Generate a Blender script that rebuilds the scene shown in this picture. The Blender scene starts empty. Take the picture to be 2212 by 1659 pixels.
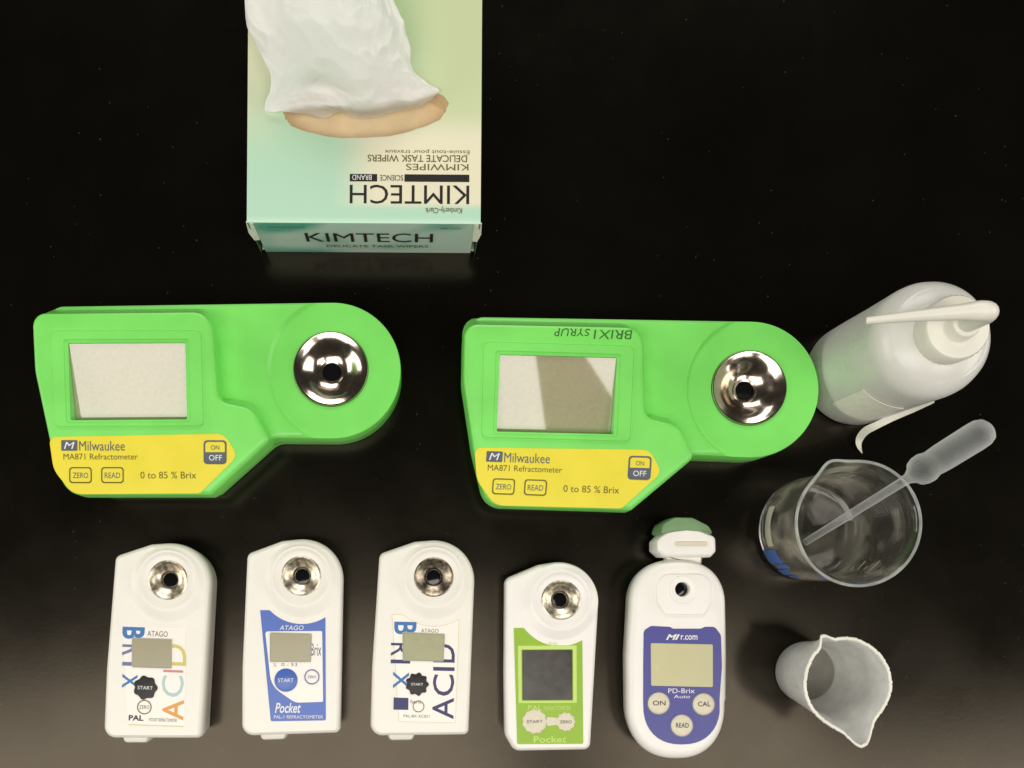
import bpy, bmesh, math, random
from mathutils import Vector, Matrix, noise
random.seed(7)
S = bpy.context.scene
C = S.collection
R = math.radians

# ------------------------------------------------------------------ camera
H = 535.0          # camera height over the bench, mm
PX = 3.7           # photo pixels (2212 wide) per mm on the bench
NU, NV = 900.0, 1250.0   # point of the photo straight under the lens
cam = bpy.data.cameras.new("Camera")
cam_o = bpy.data.objects.new("Camera", cam)
C.objects.link(cam_o)
cam_o.location = (0, 0, H / 1000)
cam_o.rotation_euler = (0, 0, 0)
cam.sensor_width = 36
cam.lens = PX * H / 2212 * 36
cam.shift_x = (1106 - NU) / 2212
cam.shift_y = (NV - 829.5) / 2212
cam.clip_start = 0.01
cam.clip_end = 50
S.camera = cam_o

# ------------------------------------------------------------------ world, lamps, exposure
w = bpy.data.worlds.new("World")
S.world = w
w.use_nodes = True
w.node_tree.nodes["Background"].inputs[0].default_value = (1.0, 0.93, 0.80, 1)
w.node_tree.nodes["Background"].inputs[1].default_value = 0.03

def lamp(name, loc, sx, sy, rot, radiance, col=(1.0, 0.962, 0.90)):
    l = bpy.data.lights.new(name, 'AREA')
    l.shape = 'RECTANGLE'
    l.size, l.size_y = sx, sy
    l.energy = radiance * math.pi * sx * sy
    l.color = col
    o = bpy.data.objects.new(name, l)
    C.objects.link(o)
    o.location = loc
    o.rotation_euler = rot
    return o
lamp("ceiling_panel_lamp", (-0.62, -0.78, 2.0), 1.9, 1.1, (0, 0, R(11)), 5.0)
lamp("ceiling_panel_lamp", (0.79, -0.47, 2.0), 0.60, 0.50, (0, 0, R(36)), 5.0)
lamp("ceiling_panel_lamp", (1.45, -0.86, 2.0), 1.20, 0.80, (0, 0, R(11)), 5.0)
lamp("ceiling_panel_lamp", (0.2, 3.6, 2.0), 3.0, 1.2, (R(-35), 0, 0), 7.0)
lamp("side_fill_lamp", (-3.2, -0.2, 1.1), 1.2, 2.2, (0, R(-75), 0), 4.6)  # added fill lamp, out of view, lifts the cup, bottle and tissue sides
lamp("side_fill_lamp", (3.4, -0.2, 1.1), 1.2, 2.2, (0, R(75), 0), 4.6)  # added fill lamp on the opposite side, also out of view

vs = S.view_settings
vs.view_transform = 'Standard'
vs.look = 'None'
vs.exposure = 0.0
vs.gamma = 1.0
vs.use_curve_mapping = False
S.render.engine = 'CYCLES'
S.cycles.max_bounces = 14
S.cycles.transmission_bounces = 12
S.cycles.transparent_max_bounces = 16
S.cycles.caustics_reflective = False
S.cycles.caustics_refractive = True
S.cycles.blur_glossy = 0.5
S.cycles.sample_clamp_indirect = 4.0
S.cycles.use_denoising = True

# ------------------------------------------------------------------ helpers
def P(u, v, z):
    k = (H - z) / H / PX
    return ((u - NU) * k, (NV - v) * k)

def srgb(r, g, b):
    f = lambda c: (c / 12.92) if c <= 0.04045 else ((c + 0.055) / 1.055) ** 2.4
    return (f(r / 255), f(g / 255), f(b / 255))

def pmat(name, col, rough=0.5, metal=0.0, spec=0.5, coat=0.0, var=0.05, vscale=60, bump=0.0, bscale=900,
         trans=0.0, ior=1.47, sss=0.0):
    m = bpy.data.materials.new(name)
    m.use_nodes = True
    nt = m.node_tree
    b = nt.nodes["Principled BSDF"]
    b.inputs["Base Color"].default_value = (*col, 1)
    b.inputs["Roughness"].default_value = rough
    b.inputs["Metallic"].default_value = metal
    b.inputs["Specular IOR Level"].default_value = spec
    b.inputs["IOR"].default_value = ior
    b.inputs["Coat Weight"].default_value = coat
    b.inputs["Coat Roughness"].default_value = 0.12
    b.inputs["Transmission Weight"].default_value = trans
    if sss:
        b.inputs["Subsurface Weight"].default_value = sss
        b.inputs["Subsurface Radius"].default_value = (0.004, 0.004, 0.0035)
        b.inputs["Subsurface Scale"].default_value = 1.0
    tc = nt.nodes.new("ShaderNodeTexCoord")
    if var:
        n = nt.nodes.new("ShaderNodeTexNoise")
        n.inputs["Scale"].default_value = vscale
        n.inputs["Detail"].default_value = 5
        nt.links.new(tc.outputs["Object"], n.inputs["Vector"])
        mp = nt.nodes.new("ShaderNodeMapRange")
        mp.inputs["From Min"].default_value = 0.3
        mp.inputs["From Max"].default_value = 0.7
        mp.inputs["To Min"].default_value = 1 - var
        mp.inputs["To Max"].default_value = 1 + var
        nt.links.new(n.outputs["Fac"], mp.inputs["Value"])
        mx = nt.nodes.new("ShaderNodeVectorMath")
        mx.operation = 'SCALE'
        mx.inputs[0].default_value = col
        nt.links.new(mp.outputs[0], mx.inputs["Scale"])
        nt.links.new(mx.outputs[0], b.inputs["Base Color"])
        mr = nt.nodes.new("ShaderNodeMapRange")
        mr.inputs["From Min"].default_value = 0.3
        mr.inputs["From Max"].default_value = 0.7
        mr.inputs["To Min"].default_value = max(0.02, rough * 0.85)
        mr.inputs["To Max"].default_value = min(1, rough * 1.15)
        nt.links.new(n.outputs["Fac"], mr.inputs["Value"])
        nt.links.new(mr.outputs[0], b.inputs["Roughness"])
    if bump:
        n2 = nt.nodes.new("ShaderNodeTexNoise")
        n2.inputs["Scale"].default_value = bscale
        n2.inputs["Detail"].default_value = 3
        nt.links.new(tc.outputs["Object"], n2.inputs["Vector"])
        bp = nt.nodes.new("ShaderNodeBump")
        bp.inputs["Strength"].default_value = bump
        bp.inputs["Distance"].default_value = 0.0004
        nt.links.new(n2.outputs["Fac"], bp.inputs["Height"])
        nt.links.new(bp.outputs[0], b.inputs["Normal"])
    return m

def film_mat(name, col, clear, rough=0.3, tl_mix=0.5, mottle=0.0):
    """thin cloudy plastic: part of the light goes straight through, the rest scatters"""
    m = bpy.data.materials.new(name)
    m.use_nodes = True
    nt = m.node_tree
    b = nt.nodes["Principled BSDF"]
    b.inputs["Base Color"].default_value = (*col, 1)
    b.inputs["Roughness"].default_value = rough
    t = nt.nodes.new("ShaderNodeBsdfTransparent")
    tl = nt.nodes.new("ShaderNodeBsdfTranslucent")
    tl.inputs["Color"].default_value = (*col, 1)
    m1 = nt.nodes.new("ShaderNodeMixShader")
    m1.inputs[0].default_value = tl_mix
    m2 = nt.nodes.new("ShaderNodeMixShader")
    lw = nt.nodes.new("ShaderNodeLayerWeight")
    lw.inputs["Blend"].default_value = 0.35
    mr = nt.nodes.new("ShaderNodeMapRange")
    mr.inputs["To Min"].default_value = clear
    mr.inputs["To Max"].default_value = clear * 0.15
    nt.links.new(lw.outputs["Facing"], mr.inputs["Value"])
    nt.links.new(mr.outputs[0], m2.inputs[0])
    if mottle:
        tc = nt.nodes.new("ShaderNodeTexCoord")
        n = nt.nodes.new("ShaderNodeTexNoise"); n.inputs["Scale"].default_value = 140; n.inputs["Detail"].default_value = 6
        nt.links.new(tc.outputs["Object"], n.inputs["Vector"])
        r2 = nt.nodes.new("ShaderNodeMapRange"); r2.inputs["From Min"].default_value = 0.3; r2.inputs["From Max"].default_value = 0.7
        r2.inputs["To Min"].default_value = 1 - mottle; r2.inputs["To Max"].default_value = 1.0
        nt.links.new(n.outputs["Fac"], r2.inputs["Value"])
        sc_ = nt.nodes.new("ShaderNodeVectorMath"); sc_.operation = 'SCALE'; sc_.inputs[0].default_value = col
        nt.links.new(r2.outputs[0], sc_.inputs["Scale"])
        nt.links.new(sc_.outputs[0], b.inputs["Base Color"])
        bp = nt.nodes.new("ShaderNodeBump"); bp.inputs["Strength"].default_value = 0.3; bp.inputs["Distance"].default_value = 0.0006
        nt.links.new(n.outputs["Fac"], bp.inputs["Height"]); nt.links.new(bp.outputs[0], b.inputs["Normal"])
    nt.links.new(b.outputs[0], m1.inputs[1])
    nt.links.new(tl.outputs[0], m1.inputs[2])
    nt.links.new(m1.outputs[0], m2.inputs[1])
    nt.links.new(t.outputs[0], m2.inputs[2])
    nt.links.new(m2.outputs[0], nt.nodes["Material Output"].inputs["Surface"])
    return m

def mesh_from(verts, faces, mat=None, smooth=35):
    me = bpy.data.meshes.new("shape")
    me.from_pydata([(x / 1000, y / 1000, z / 1000) for x, y, z in verts], [], faces)
    return finish(me, mat, smooth)

def finish(me, mat=None, smooth=35):
    bm = bmesh.new()
    bm.from_mesh(me)
    bmesh.ops.recalc_face_normals(bm, faces=bm.faces)
    bm.to_mesh(me)
    bm.free()
    if smooth:
        me.shade_smooth()
        me.set_sharp_from_angle(angle=R(smooth))
    if mat:
        me.materials.clear()
        me.materials.append(mat)
    return me

def obj(name, me, parent=None, label=None):
    o = bpy.data.objects.new(name, me)
    me.name = name
    C.objects.link(o)
    if parent:
        o.parent = parent
    if label:
        o["label"] = label
    return o

def thing(name, label, cat, loc=(0, 0, 0), rz=0.0, group=None):
    o = bpy.data.objects.new(name, None)
    C.objects.link(o)
    o.empty_display_size = 0.02
    o.location = [c / 1000 for c in loc]
    o.rotation_euler = (0, 0, rz)
    o["label"] = label
    o["category"] = cat
    if group:
        o["group"] = group
    return o

def fillet(pts, seg=7):
    """pts: (x, y, radius) -> rounded outline, counter-clockwise"""
    out = []
    n = len(pts)
    area = sum(pts[i][0] * pts[(i + 1) % n][1] - pts[(i + 1) % n][0] * pts[i][1] for i in range(n))
    if area < 0:
        pts = pts[::-1]
    for i in range(n):
        p = Vector(pts[i][:2]); a = Vector(pts[i - 1][:2]); b = Vector(pts[(i + 1) % n][:2])
        r = pts[i][2]
        if r <= 0:
            out.append((p.x, p.y)); continue
        d1 = (a - p); d2 = (b - p)
        l1, l2 = d1.length, d2.length
        d1.normalize(); d2.normalize()
        ang = math.acos(max(-1, min(1, d1.dot(d2))))
        if ang > R(178):
            out.append((p.x, p.y)); continue
        t = min(r / math.tan(ang / 2), 0.48 * l1, 0.48 * l2)
        r = t * math.tan(ang / 2)
        bis = (d1 + d2).normalized()
        c = p + bis * (r / math.sin(ang / 2))
        s = p + d1 * t; e = p + d2 * t
        a0 = math.atan2(s.y - c.y, s.x - c.x); a1 = math.atan2(e.y - c.y, e.x - c.x)
        da = a1 - a0
        while da > math.pi: da -= 2 * math.pi
        while da < -math.pi: da += 2 * math.pi
        for k in range(seg + 1):
            q = a0 + da * k / seg
            out.append((c.x + r * math.cos(q), c.y + r * math.sin(q)))
    return out

def arc(cx, cy, r, a0, a1, n):
    return [(cx + r * math.cos(R(a0 + (a1 - a0) * k / n)), cy + r * math.sin(R(a0 + (a1 - a0) * k / n)), 0) for k in range(n + 1)]

def normals2d(pts):
    n = len(pts)
    res = []
    for i in range(n):
        a = Vector(pts[i - 1]); p = Vector(pts[i]); b = Vector(pts[(i + 1) % n])
        e1 = (p - a); e2 = (b - p)
        if e1.length < 1e-7: e1 = e2
        if e2.length < 1e-7: e2 = e1
        n1 = Vector((e1.y, -e1.x)).normalized(); n2 = Vector((e2.y, -e2.x)).normalized()
        m = (n1 + n2)
        if m.length < 1e-6: m = n1.copy()
        m.normalize()
        m = m / max(0.5, m.dot(n1))
        res.append(m)
    return res

def loft(pts, prof, zfun=None, mat=None, smooth=35, off=None):
    """pts: ccw outline in mm; prof: list of (inset, z) from bottom to top; zfun(x,y) is added to z from ring index given as ('t', dz)"""
    nr = normals2d(pts)
    n = len(pts)
    V, F = [], []
    for inset, z in prof:
        for (x, y), m in zip(pts, nr):
            o = off(m) if (off and callable(off) and inset == 'off') else None
            ins = -o if o is not None else inset
            X, Y = x - m.x * ins, y - m.y * ins
            Z = zfun(X, Y) + z[1] if isinstance(z, tuple) else z
            V.append((X, Y, Z))
    for k in range(len(prof) - 1):
        for i in range(n):
            j = (i + 1) % n
            F.append((k * n + i, k * n + j, (k + 1) * n + j, (k + 1) * n + i))
    F.append(tuple(range(n))[::-1])
    F.append(tuple((len(prof) - 1) * n + i for i in range(n)))
    return mesh_from(V, F, mat, smooth)

def ring_frame(outer, inner, prof_z, zfun, mat):
    """a frame between two outlines with equal vertex counts"""
    n = len(outer)
    V = []
    z0, z1 = prof_z
    for x, y in outer: V.append((x, y, zfun(x, y) + z0))
    for (x, y), (a, b) in zip(outer, inner):
        X, Y = x * 0.9 + a * 0.1, y * 0.9 + b * 0.1
        V.append((X, Y, zfun(X, Y) + z1))
    for (x, y), (a, b) in zip(outer, inner):
        X, Y = x * 0.08 + a * 0.92, y * 0.08 + b * 0.92
        V.append((X, Y, zfun(X, Y) + z1 - 0.1))
    for x, y in inner: V.append((x, y, zfun(x, y) + z0))
    F = []
    for k in range(4):
        k2 = (k + 1) % 4
        for i in range(n):
            j = (i + 1) % n
            F.append((k * n + i, k * n + j, k2 * n + j, k2 * n + i))
    return mesh_from(V, F, mat, 40)

def lathe(prof, seg=64, cx=0, cy=0, mat=None, smooth=35, close=False, wob=None):
    V, F = [], []
    idx = []
    for r, z in prof:
        if r < 1e-6:
            idx.append([len(V)] * seg); V.append((cx, cy, z))
        else:
            row = []
            for i in range(seg):
                a = 2 * math.pi * i / seg
                rr = r + (wob(a, r, z) if wob else 0)
                row.append(len(V)); V.append((cx + rr * math.cos(a), cy + rr * math.sin(a), z))
            idx.append(row)
    pairs = list(zip(idx[:-1], idx[1:]))
    if close: pairs.append((idx[-1], idx[0]))
    for a, b in pairs:
        for i in range(seg):
            j = (i + 1) % seg
            f = []
            for q in (a[i], a[j], b[j], b[i]):
                if q not in f: f.append(q)
            if len(f) > 2: F.append(tuple(f))
    return mesh_from(V, F, mat, smooth)

def tube(path, radii, seg=14, mat=None, caps=True, flat=1.0):
    V, F = [], []
    n = len(path)
    pts = [Vector(p) for p in path]
    up = Vector((0, 0, 1))
    t0 = (pts[1] - pts[0]).normalized()
    if abs(t0.dot(up)) > 0.9: up = Vector((0, 1, 0))
    for i, p in enumerate(pts):
        t = (pts[min(i + 1, n - 1)] - pts[max(i - 1, 0)]).normalized()
        x = t.cross(up).normalized(); y = x.cross(t).normalized()
        up = y
        for k in range(seg):
            a = 2 * math.pi * k / seg
            V.append(tuple(p + radii[i] * (x * math.cos(a) + y * flat * math.sin(a))))
    for i in range(n - 1):
        for k in range(seg):
            j = (k + 1) % seg
            F.append((i * seg + k, i * seg + j, (i + 1) * seg + j, (i + 1) * seg + k))
    if caps:
        F.append(tuple(range(seg))[::-1]); F.append(tuple((n - 1) * seg + k for k in range(seg)))
    return mesh_from(V, F, mat, 50)

def cut(me, *cutters):
    """boolean difference, evaluated at once"""
    o = bpy.data.objects.new("tmp", me)
    C.objects.link(o)
    tmp = []
    for c in cutters:
        q = bpy.data.objects.new("tmpc", c)
        C.objects.link(q)
        tmp.append(q)
        m = o.modifiers.new("b", 'BOOLEAN')
        m.object = q; m.operation = 'DIFFERENCE'; m.solver = 'EXACT'; m.use_self = True
    dg = bpy.context.evaluated_depsgraph_get()
    dg.update()
    res = bpy.data.meshes.new_from_object(o.evaluated_get(dg))
    mats = [m for m in me.materials]
    for q in tmp + [o]:
        bpy.data.objects.remove(q)
    res.materials.clear()
    if mats: res.materials.append(mats[0])
    for p in res.polygons: p.material_index = 0
    res.shade_smooth(); res.set_sharp_from_angle(angle=R(32))
    return res

def text_mesh(body, x, y, z, wid, hei, mat, rot=0.0, align='C', zfun=None, thick=0.12, tilt=None, shear=0.0, bold=0.0):
    """lettering fitted into wid x hei mm around (x, y); a thin layer of print"""
    cu = bpy.data.curves.new("t", 'FONT')
    cu.body = body
    cu.size = 1.0
    cu.shear = shear
    cu.offset = bold
    cu.resolution_u = 3
    o = bpy.data.objects.new("t", cu)
    C.objects.link(o)
    dg = bpy.context.evaluated_depsgraph_get()
    dg.update()
    me = bpy.data.meshes.new_from_object(o.evaluated_get(dg))
    bpy.data.objects.remove(o)
    xs = [v.co.x for v in me.vertices]; ys = [v.co.y for v in me.vertices]
    x0, x1, y0, y1 = min(xs), max(xs), min(ys), max(ys)
    sx = wid / (x1 - x0) if wid else None
    sy = hei / (y1 - y0) if hei else sx
    if sx is None: sx = sy
    cr, sr = math.cos(rot), math.sin(rot)
    for v in me.vertices:
        a = (v.co.x - (x0 + x1) / 2) * sx
        b = (v.co.y - (y0 + y1) / 2) * sy
        if align == 'L': a += wid / 2 if wid else (x1 - x0) * sx / 2
        X, Y = x + a * cr - b * sr, y + a * sr + b * cr
        Z = (zfun(X, Y) if zfun else 0) + z
        q = Vector((X, Y, Z))
        if tilt: q = tilt @ q
        v.co = q / 1000
    bm = bmesh.new(); bm.from_mesh(me)
    bm.to_mesh(me); bm.free()
    me.materials.clear(); me.materials.append(mat)
    return me

def plate(px_pts, z, h, mat, zfun=None, rnd=0.15):
    zf = zfun if zfun else (lambda x, y: 0.0)
    return loft(px_pts, [(0, ('t', z)), (0, ('t', z + h - rnd)), (rnd, ('t', z + h))], zf, mat, 40)

def pxo(pts, z, org=(0, 0), sc=None):
    """photo points (u, v, radius px) at height z (number or f(v)) -> mm (x, y, r) relative to org"""
    out = []
    for p in pts:
        zz = z(p[1]) if callable(z) else z
        x, y = P(p[0], p[1], zz)
        out.append((x - org[0], y - org[1], p[2] * (H - zz) / H / PX if len(p) > 2 else 0))
    return out

# ------------------------------------------------------------------ materials
M = {}
M['white'] = pmat('white_abs_plastic', srgb(234, 230, 219), 0.38, var=0.03, bump=0.05, bscale=1500, sss=0.0)
M['white_cool'] = pmat('cool_white_plastic', srgb(236, 233, 226), 0.36, var=0.03, bump=0.05, bscale=1500)
M['green'] = pmat('green_plastic', (0.20, 0.72, 0.125), 0.36, var=0.08, vscale=28, bump=0.10, bscale=1600)
M['yellow'] = pmat('yellow_label_film', (0.80, 0.68, 0.035), 0.35, var=0.03)
M['chrome'] = pmat('polished_steel', (0.64, 0.55, 0.45), 0.16, metal=1.0, var=0.08, vscale=300)
M['brushed'] = pmat('turned_steel', (0.66, 0.59, 0.46), 0.36, metal=1.0, var=0.5, vscale=420)
M['stained'] = pmat('stained_steel', (0.34, 0.29, 0.22), 0.34, metal=1.0, var=0.6, vscale=480)
M['black_glass'] = pmat('black_prism_glass', (0.006, 0.006, 0.007), 0.06, spec=0.6, var=0)
M['lcd_big'] = pmat('large_display_glass', (0.39, 0.355, 0.225), 0.03, spec=0.75, ior=1.6, var=0.05, vscale=500)
M['lcd'] = pmat('small_display_glass', (0.34, 0.31, 0.20), 0.18, spec=0.5, var=0.03)
M['lcd_green'] = pmat('greenish_display_glass', (0.28, 0.28, 0.13), 0.16, spec=0.5, var=0.08, vscale=150)
M['lcd_pale'] = pmat('pale_display_glass', (0.54, 0.51, 0.29), 0.25, spec=0.4, var=0.03)
M['lcd_dark'] = pmat('dark_display_glass', (0.035, 0.030, 0.022), 0.22, spec=0.7, var=0.15, vscale=200)
M['bezel'] = pmat('display_bezel_plastic', (0.42, 0.40, 0.33), 0.4, var=0.05)
M['seam'] = pmat('dark_green_seam', (0.03, 0.16, 0.02), 0.6, var=0)
M['black_ink'] = pmat('black_ink', (0.012, 0.010, 0.008), 0.5, var=0)
M['grey_ink'] = pmat('slate_grey_ink', (0.085, 0.105, 0.13), 0.5, var=0)
M['olive_ink'] = pmat('dark_olive_ink', (0.13, 0.11, 0.01), 0.5, var=0)
M['marker'] = pmat('marker_ink', (0.03, 0.13, 0.012), 0.5, var=0.2, vscale=900)
M['white_ink'] = pmat('white_ink', (0.80, 0.79, 0.76), 0.45, var=0)
M['label_white'] = pmat('white_label_film', srgb(238, 233, 224), 0.32, var=0.02)
M['blue_ink'] = pmat('bright_blue_ink', (0.035, 0.16, 0.42), 0.45, var=0)
M['slate_blue_ink'] = pmat('slate_blue_ink', (0.14, 0.16, 0.32), 0.45, var=0)
M['navy_ink'] = pmat('navy_ink', (0.03, 0.03, 0.12), 0.45, var=0)
M['blue'] = pmat('blue_label_film', (0.07, 0.14, 0.47), 0.32, var=0.05)
M['orange_ink'] = pmat('orange_ink', (0.72, 0.33, 0.06), 0.45, var=0)
M['teal_ink'] = pmat('pale_teal_ink', (0.40, 0.58, 0.56), 0.45, var=0)
M['pink_ink'] = pmat('pink_ink', (0.62, 0.22, 0.22), 0.45, var=0)
M['mustard_ink'] = pmat('mustard_ink', (0.60, 0.52, 0.13), 0.45, var=0)
M['lime'] = pmat('lime_label_film', (0.26, 0.45, 0.012), 0.34, var=0.05)
M['lime_pale'] = pmat('pale_lime_ink', (0.52, 0.70, 0.16), 0.4, var=0)
M['purple'] = pmat('violet_blue_label_film', (0.060, 0.058, 0.27), 0.34, var=0.06)
M['button'] = pmat('cream_button_plastic', (0.68, 0.62, 0.47), 0.4, var=0.06, vscale=800)
M['pad_green'] = pmat('green_cover_plastic', (0.17, 0.29, 0.14), 0.5, var=0.08)
M['card'] = pmat('brown_card', (0.73, 0.57, 0.35), 0.8, var=0.10, bump=0.2)
M['box_side'] = pmat('dark_green_print', (0.02, 0.16, 0.075), 0.5, var=0.1)
M['paper'] = pmat('white_paper', (0.84, 0.81, 0.70), 0.7, var=0.06, vscale=300, bump=0.25)
M['blue_enamel'] = pmat('blue_enamel_print', (0.06, 0.16, 0.50), 0.4, var=0.1)
M['cream_mark'] = pmat('cream_beaker_mark', (0.62, 0.58, 0.46), 0.5, var=0.2)
M['glass'] = pmat('clear_glass', (1, 1, 1), 0.015, trans=1.0, ior=1.47, var=0)
def streak_glint_glass(m):  # pale scattering patches put into the glass stand in for streaky reflections
    nt = m.node_tree
    g = nt.nodes["Principled BSDF"]
    d = nt.nodes.new("ShaderNodeBsdfTranslucent"); d.inputs["Color"].default_value = (0.85, 0.80, 0.66, 1)
    d2 = nt.nodes.new("ShaderNodeBsdfDiffuse"); d2.inputs["Color"].default_value = (0.85, 0.80, 0.66, 1)
    mm = nt.nodes.new("ShaderNodeMixShader")
    nt.links.new(d.outputs[0], mm.inputs[1]); nt.links.new(d2.outputs[0], mm.inputs[2])
    n = nt.nodes.new("ShaderNodeTexNoise"); n.inputs["Scale"].default_value = 55; n.inputs["Detail"].default_value = 6
    tc = nt.nodes.new("ShaderNodeTexCoord"); nt.links.new(tc.outputs["Object"], n.inputs["Vector"])
    r = nt.nodes.new("ShaderNodeMapRange"); r.inputs["From Min"].default_value = 0.47; r.inputs["From Max"].default_value = 0.62
    r.inputs["To Min"].default_value = 0.03; r.inputs["To Max"].default_value = 0.20
    nt.links.new(n.outputs["Fac"], r.inputs["Value"])
    mx = nt.nodes.new("ShaderNodeMixShader")
    nt.links.new(r.outputs[0], mx.inputs[0])
    nt.links.new(g.outputs[0], mx.inputs[1]); nt.links.new(mm.outputs[0], mx.inputs[2])
    nt.links.new(mx.outputs[0], nt.nodes["Material Output"].inputs["Surface"])
streak_glint_glass(M['glass'])
M['rim_glass'] = film_mat('rim_glint_glass', (0.86, 0.90, 0.87), 0.48, 0.08, 0.4, 0.5)  # milky colour stands in for lamp glints along the clear rim
M['water'] = pmat('clear_water', (1, 1, 1), 0.0, trans=1.0, ior=1.33, var=0)
M['ldpe'] = pmat('milky_bottle_plastic', (0.84, 0.83, 0.765), 0.30, trans=0.20, ior=1.5, var=0.05, vscale=40, bump=0.1, bscale=600, sss=0.0)
M['cap'] = pmat('milky_cap_plastic', (0.80, 0.78, 0.68), 0.38, trans=0.0, var=0.03)
M['pipette'] = film_mat('pipette_plastic', (0.92, 0.94, 0.93), 0.90, 0.15)
M['cup'] = film_mat('frosted_cup_plastic', (0.91, 0.91, 0.88), 0.24, 0.26, 0.3, 0.2)
M['cup_base'] = film_mat('clear_cup_base', (0.72, 0.69, 0.60), 0.55, 0.3, 0.5, 0.3)

# black bench top
def bench_mat():
    m = bpy.data.materials.new("black_resin_bench")
    m.use_nodes = True
    nt = m.node_tree
    N, L = nt.nodes, nt.links
    b = N["Principled BSDF"]
    tc = N.new("ShaderNodeTexCoord")
    big = N.new("ShaderNodeTexNoise"); big.inputs["Scale"].default_value = 14; big.inputs["Detail"].default_value = 8; big.inputs["Roughness"].default_value = 0.62
    L.new(tc.outputs["Object"], big.inputs["Vector"])
    fine = N.new("ShaderNodeTexNoise"); fine.inputs["Scale"].default_value = 420; fine.inputs["Detail"].default_value = 4
    L.new(tc.outputs["Object"], fine.inputs["Vector"])
    rr = N.new("ShaderNodeMapRange")
    rr.inputs["From Min"].default_value = 0.3; rr.inputs["From Max"].default_value = 0.7
    rr.inputs["To Min"].default_value = 0.16; rr.inputs["To Max"].default_value = 0.245
    L.new(big.outputs["Fac"], rr.inputs["Value"])
    L.new(rr.outputs[0], b.inputs["Roughness"])
    b.inputs["Specular IOR Level"].default_value = 0.46
    b.inputs["Specular Tint"].default_value = (1.0, 0.84, 0.63, 1)
    # dust specks and short scratches
    def specks(scale, stretch, rotz, thr, keep):
        mp = N.new("ShaderNodeMapping")
        mp.inputs["Scale"].default_value = stretch
        mp.inputs["Rotation"].default_value = (0, 0, rotz)
        L.new(tc.outputs["Object"], mp.inputs["Vector"])
        vo = N.new("ShaderNodeTexVoronoi"); vo.inputs["Scale"].default_value = scale
        vo.voronoi_dimensions = '2D'
        L.new(mp.outputs[0], vo.inputs["Vector"])
        lt = N.new("ShaderNodeMath"); lt.operation = 'LESS_THAN'; lt.inputs[1].default_value = thr
        L.new(vo.outputs["Distance"], lt.inputs[0])
        sp = N.new("ShaderNodeSeparateColor")
        L.new(vo.outputs["Color"], sp.inputs[0])
        k = N.new("ShaderNodeMath"); k.operation = 'LESS_THAN'; k.inputs[1].default_value = keep
        L.new(sp.outputs[0], k.inputs[0])
        mu = N.new("ShaderNodeMath"); mu.operation = 'MULTIPLY'
        L.new(lt.outputs[0], mu.inputs[0]); L.new(k.outputs[0], mu.inputs[1])
        mu2 = N.new("ShaderNodeMath"); mu2.operation = 'MULTIPLY'
        L.new(mu.outputs[0], mu2.inputs[0]); L.new(sp.outputs[1], mu2.inputs[1])
        return mu2
    a = specks(70, (1, 1, 1), 0.0, 0.030, 0.09)
    a2 = specks(210, (1, 1, 1), 0.6, 0.08, 0.018)
    c = specks(22, (1, 0.2, 1), 0.35, 0.008, 0.14)
    d = specks(24, (1, 0.15, 1), 1.5, 0.007, 0.14)
    s1 = N.new("ShaderNodeMath"); s1.operation = 'ADD'; s0 = N.new('ShaderNodeMath'); s0.operation = 'ADD'; L.new(a.outputs[0], s0.inputs[0]); L.new(a2.outputs[0], s0.inputs[1])
    L.new(s0.outputs[0], s1.inputs[0]); L.new(c.outputs[0], s1.inputs[1])
    s2 = N.new("ShaderNodeMath"); s2.operation = 'ADD'; s2.use_clamp = True
    L.new(s1.outputs[0], s2.inputs[0]); L.new(d.outputs[0], s2.inputs[1])
    s3 = N.new("ShaderNodeMath"); s3.operation = 'MULTIPLY'; s3.inputs[1].default_value = 0.22
    L.new(s2.outputs[0], s3.inputs[0])
    mix = N.new("ShaderNodeMix"); mix.data_type = 'RGBA'
    mix.inputs["A"].default_value = (0.0020, 0.0018, 0.0012, 1)
    mix.inputs["B"].default_value = (0.22, 0.20, 0.16, 1)
    L.new(s3.outputs[0], mix.inputs["Factor"])
    L.new(mix.outputs["Result"], b.inputs["Base Color"])
    bp = N.new("ShaderNodeBump"); bp.inputs["Strength"].default_value = 0.05; bp.inputs["Distance"].default_value = 0.0003
    L.new(fine.outputs["Fac"], bp.inputs["Height"])
    L.new(bp.outputs[0], b.inputs["Normal"])
    return m

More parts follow.
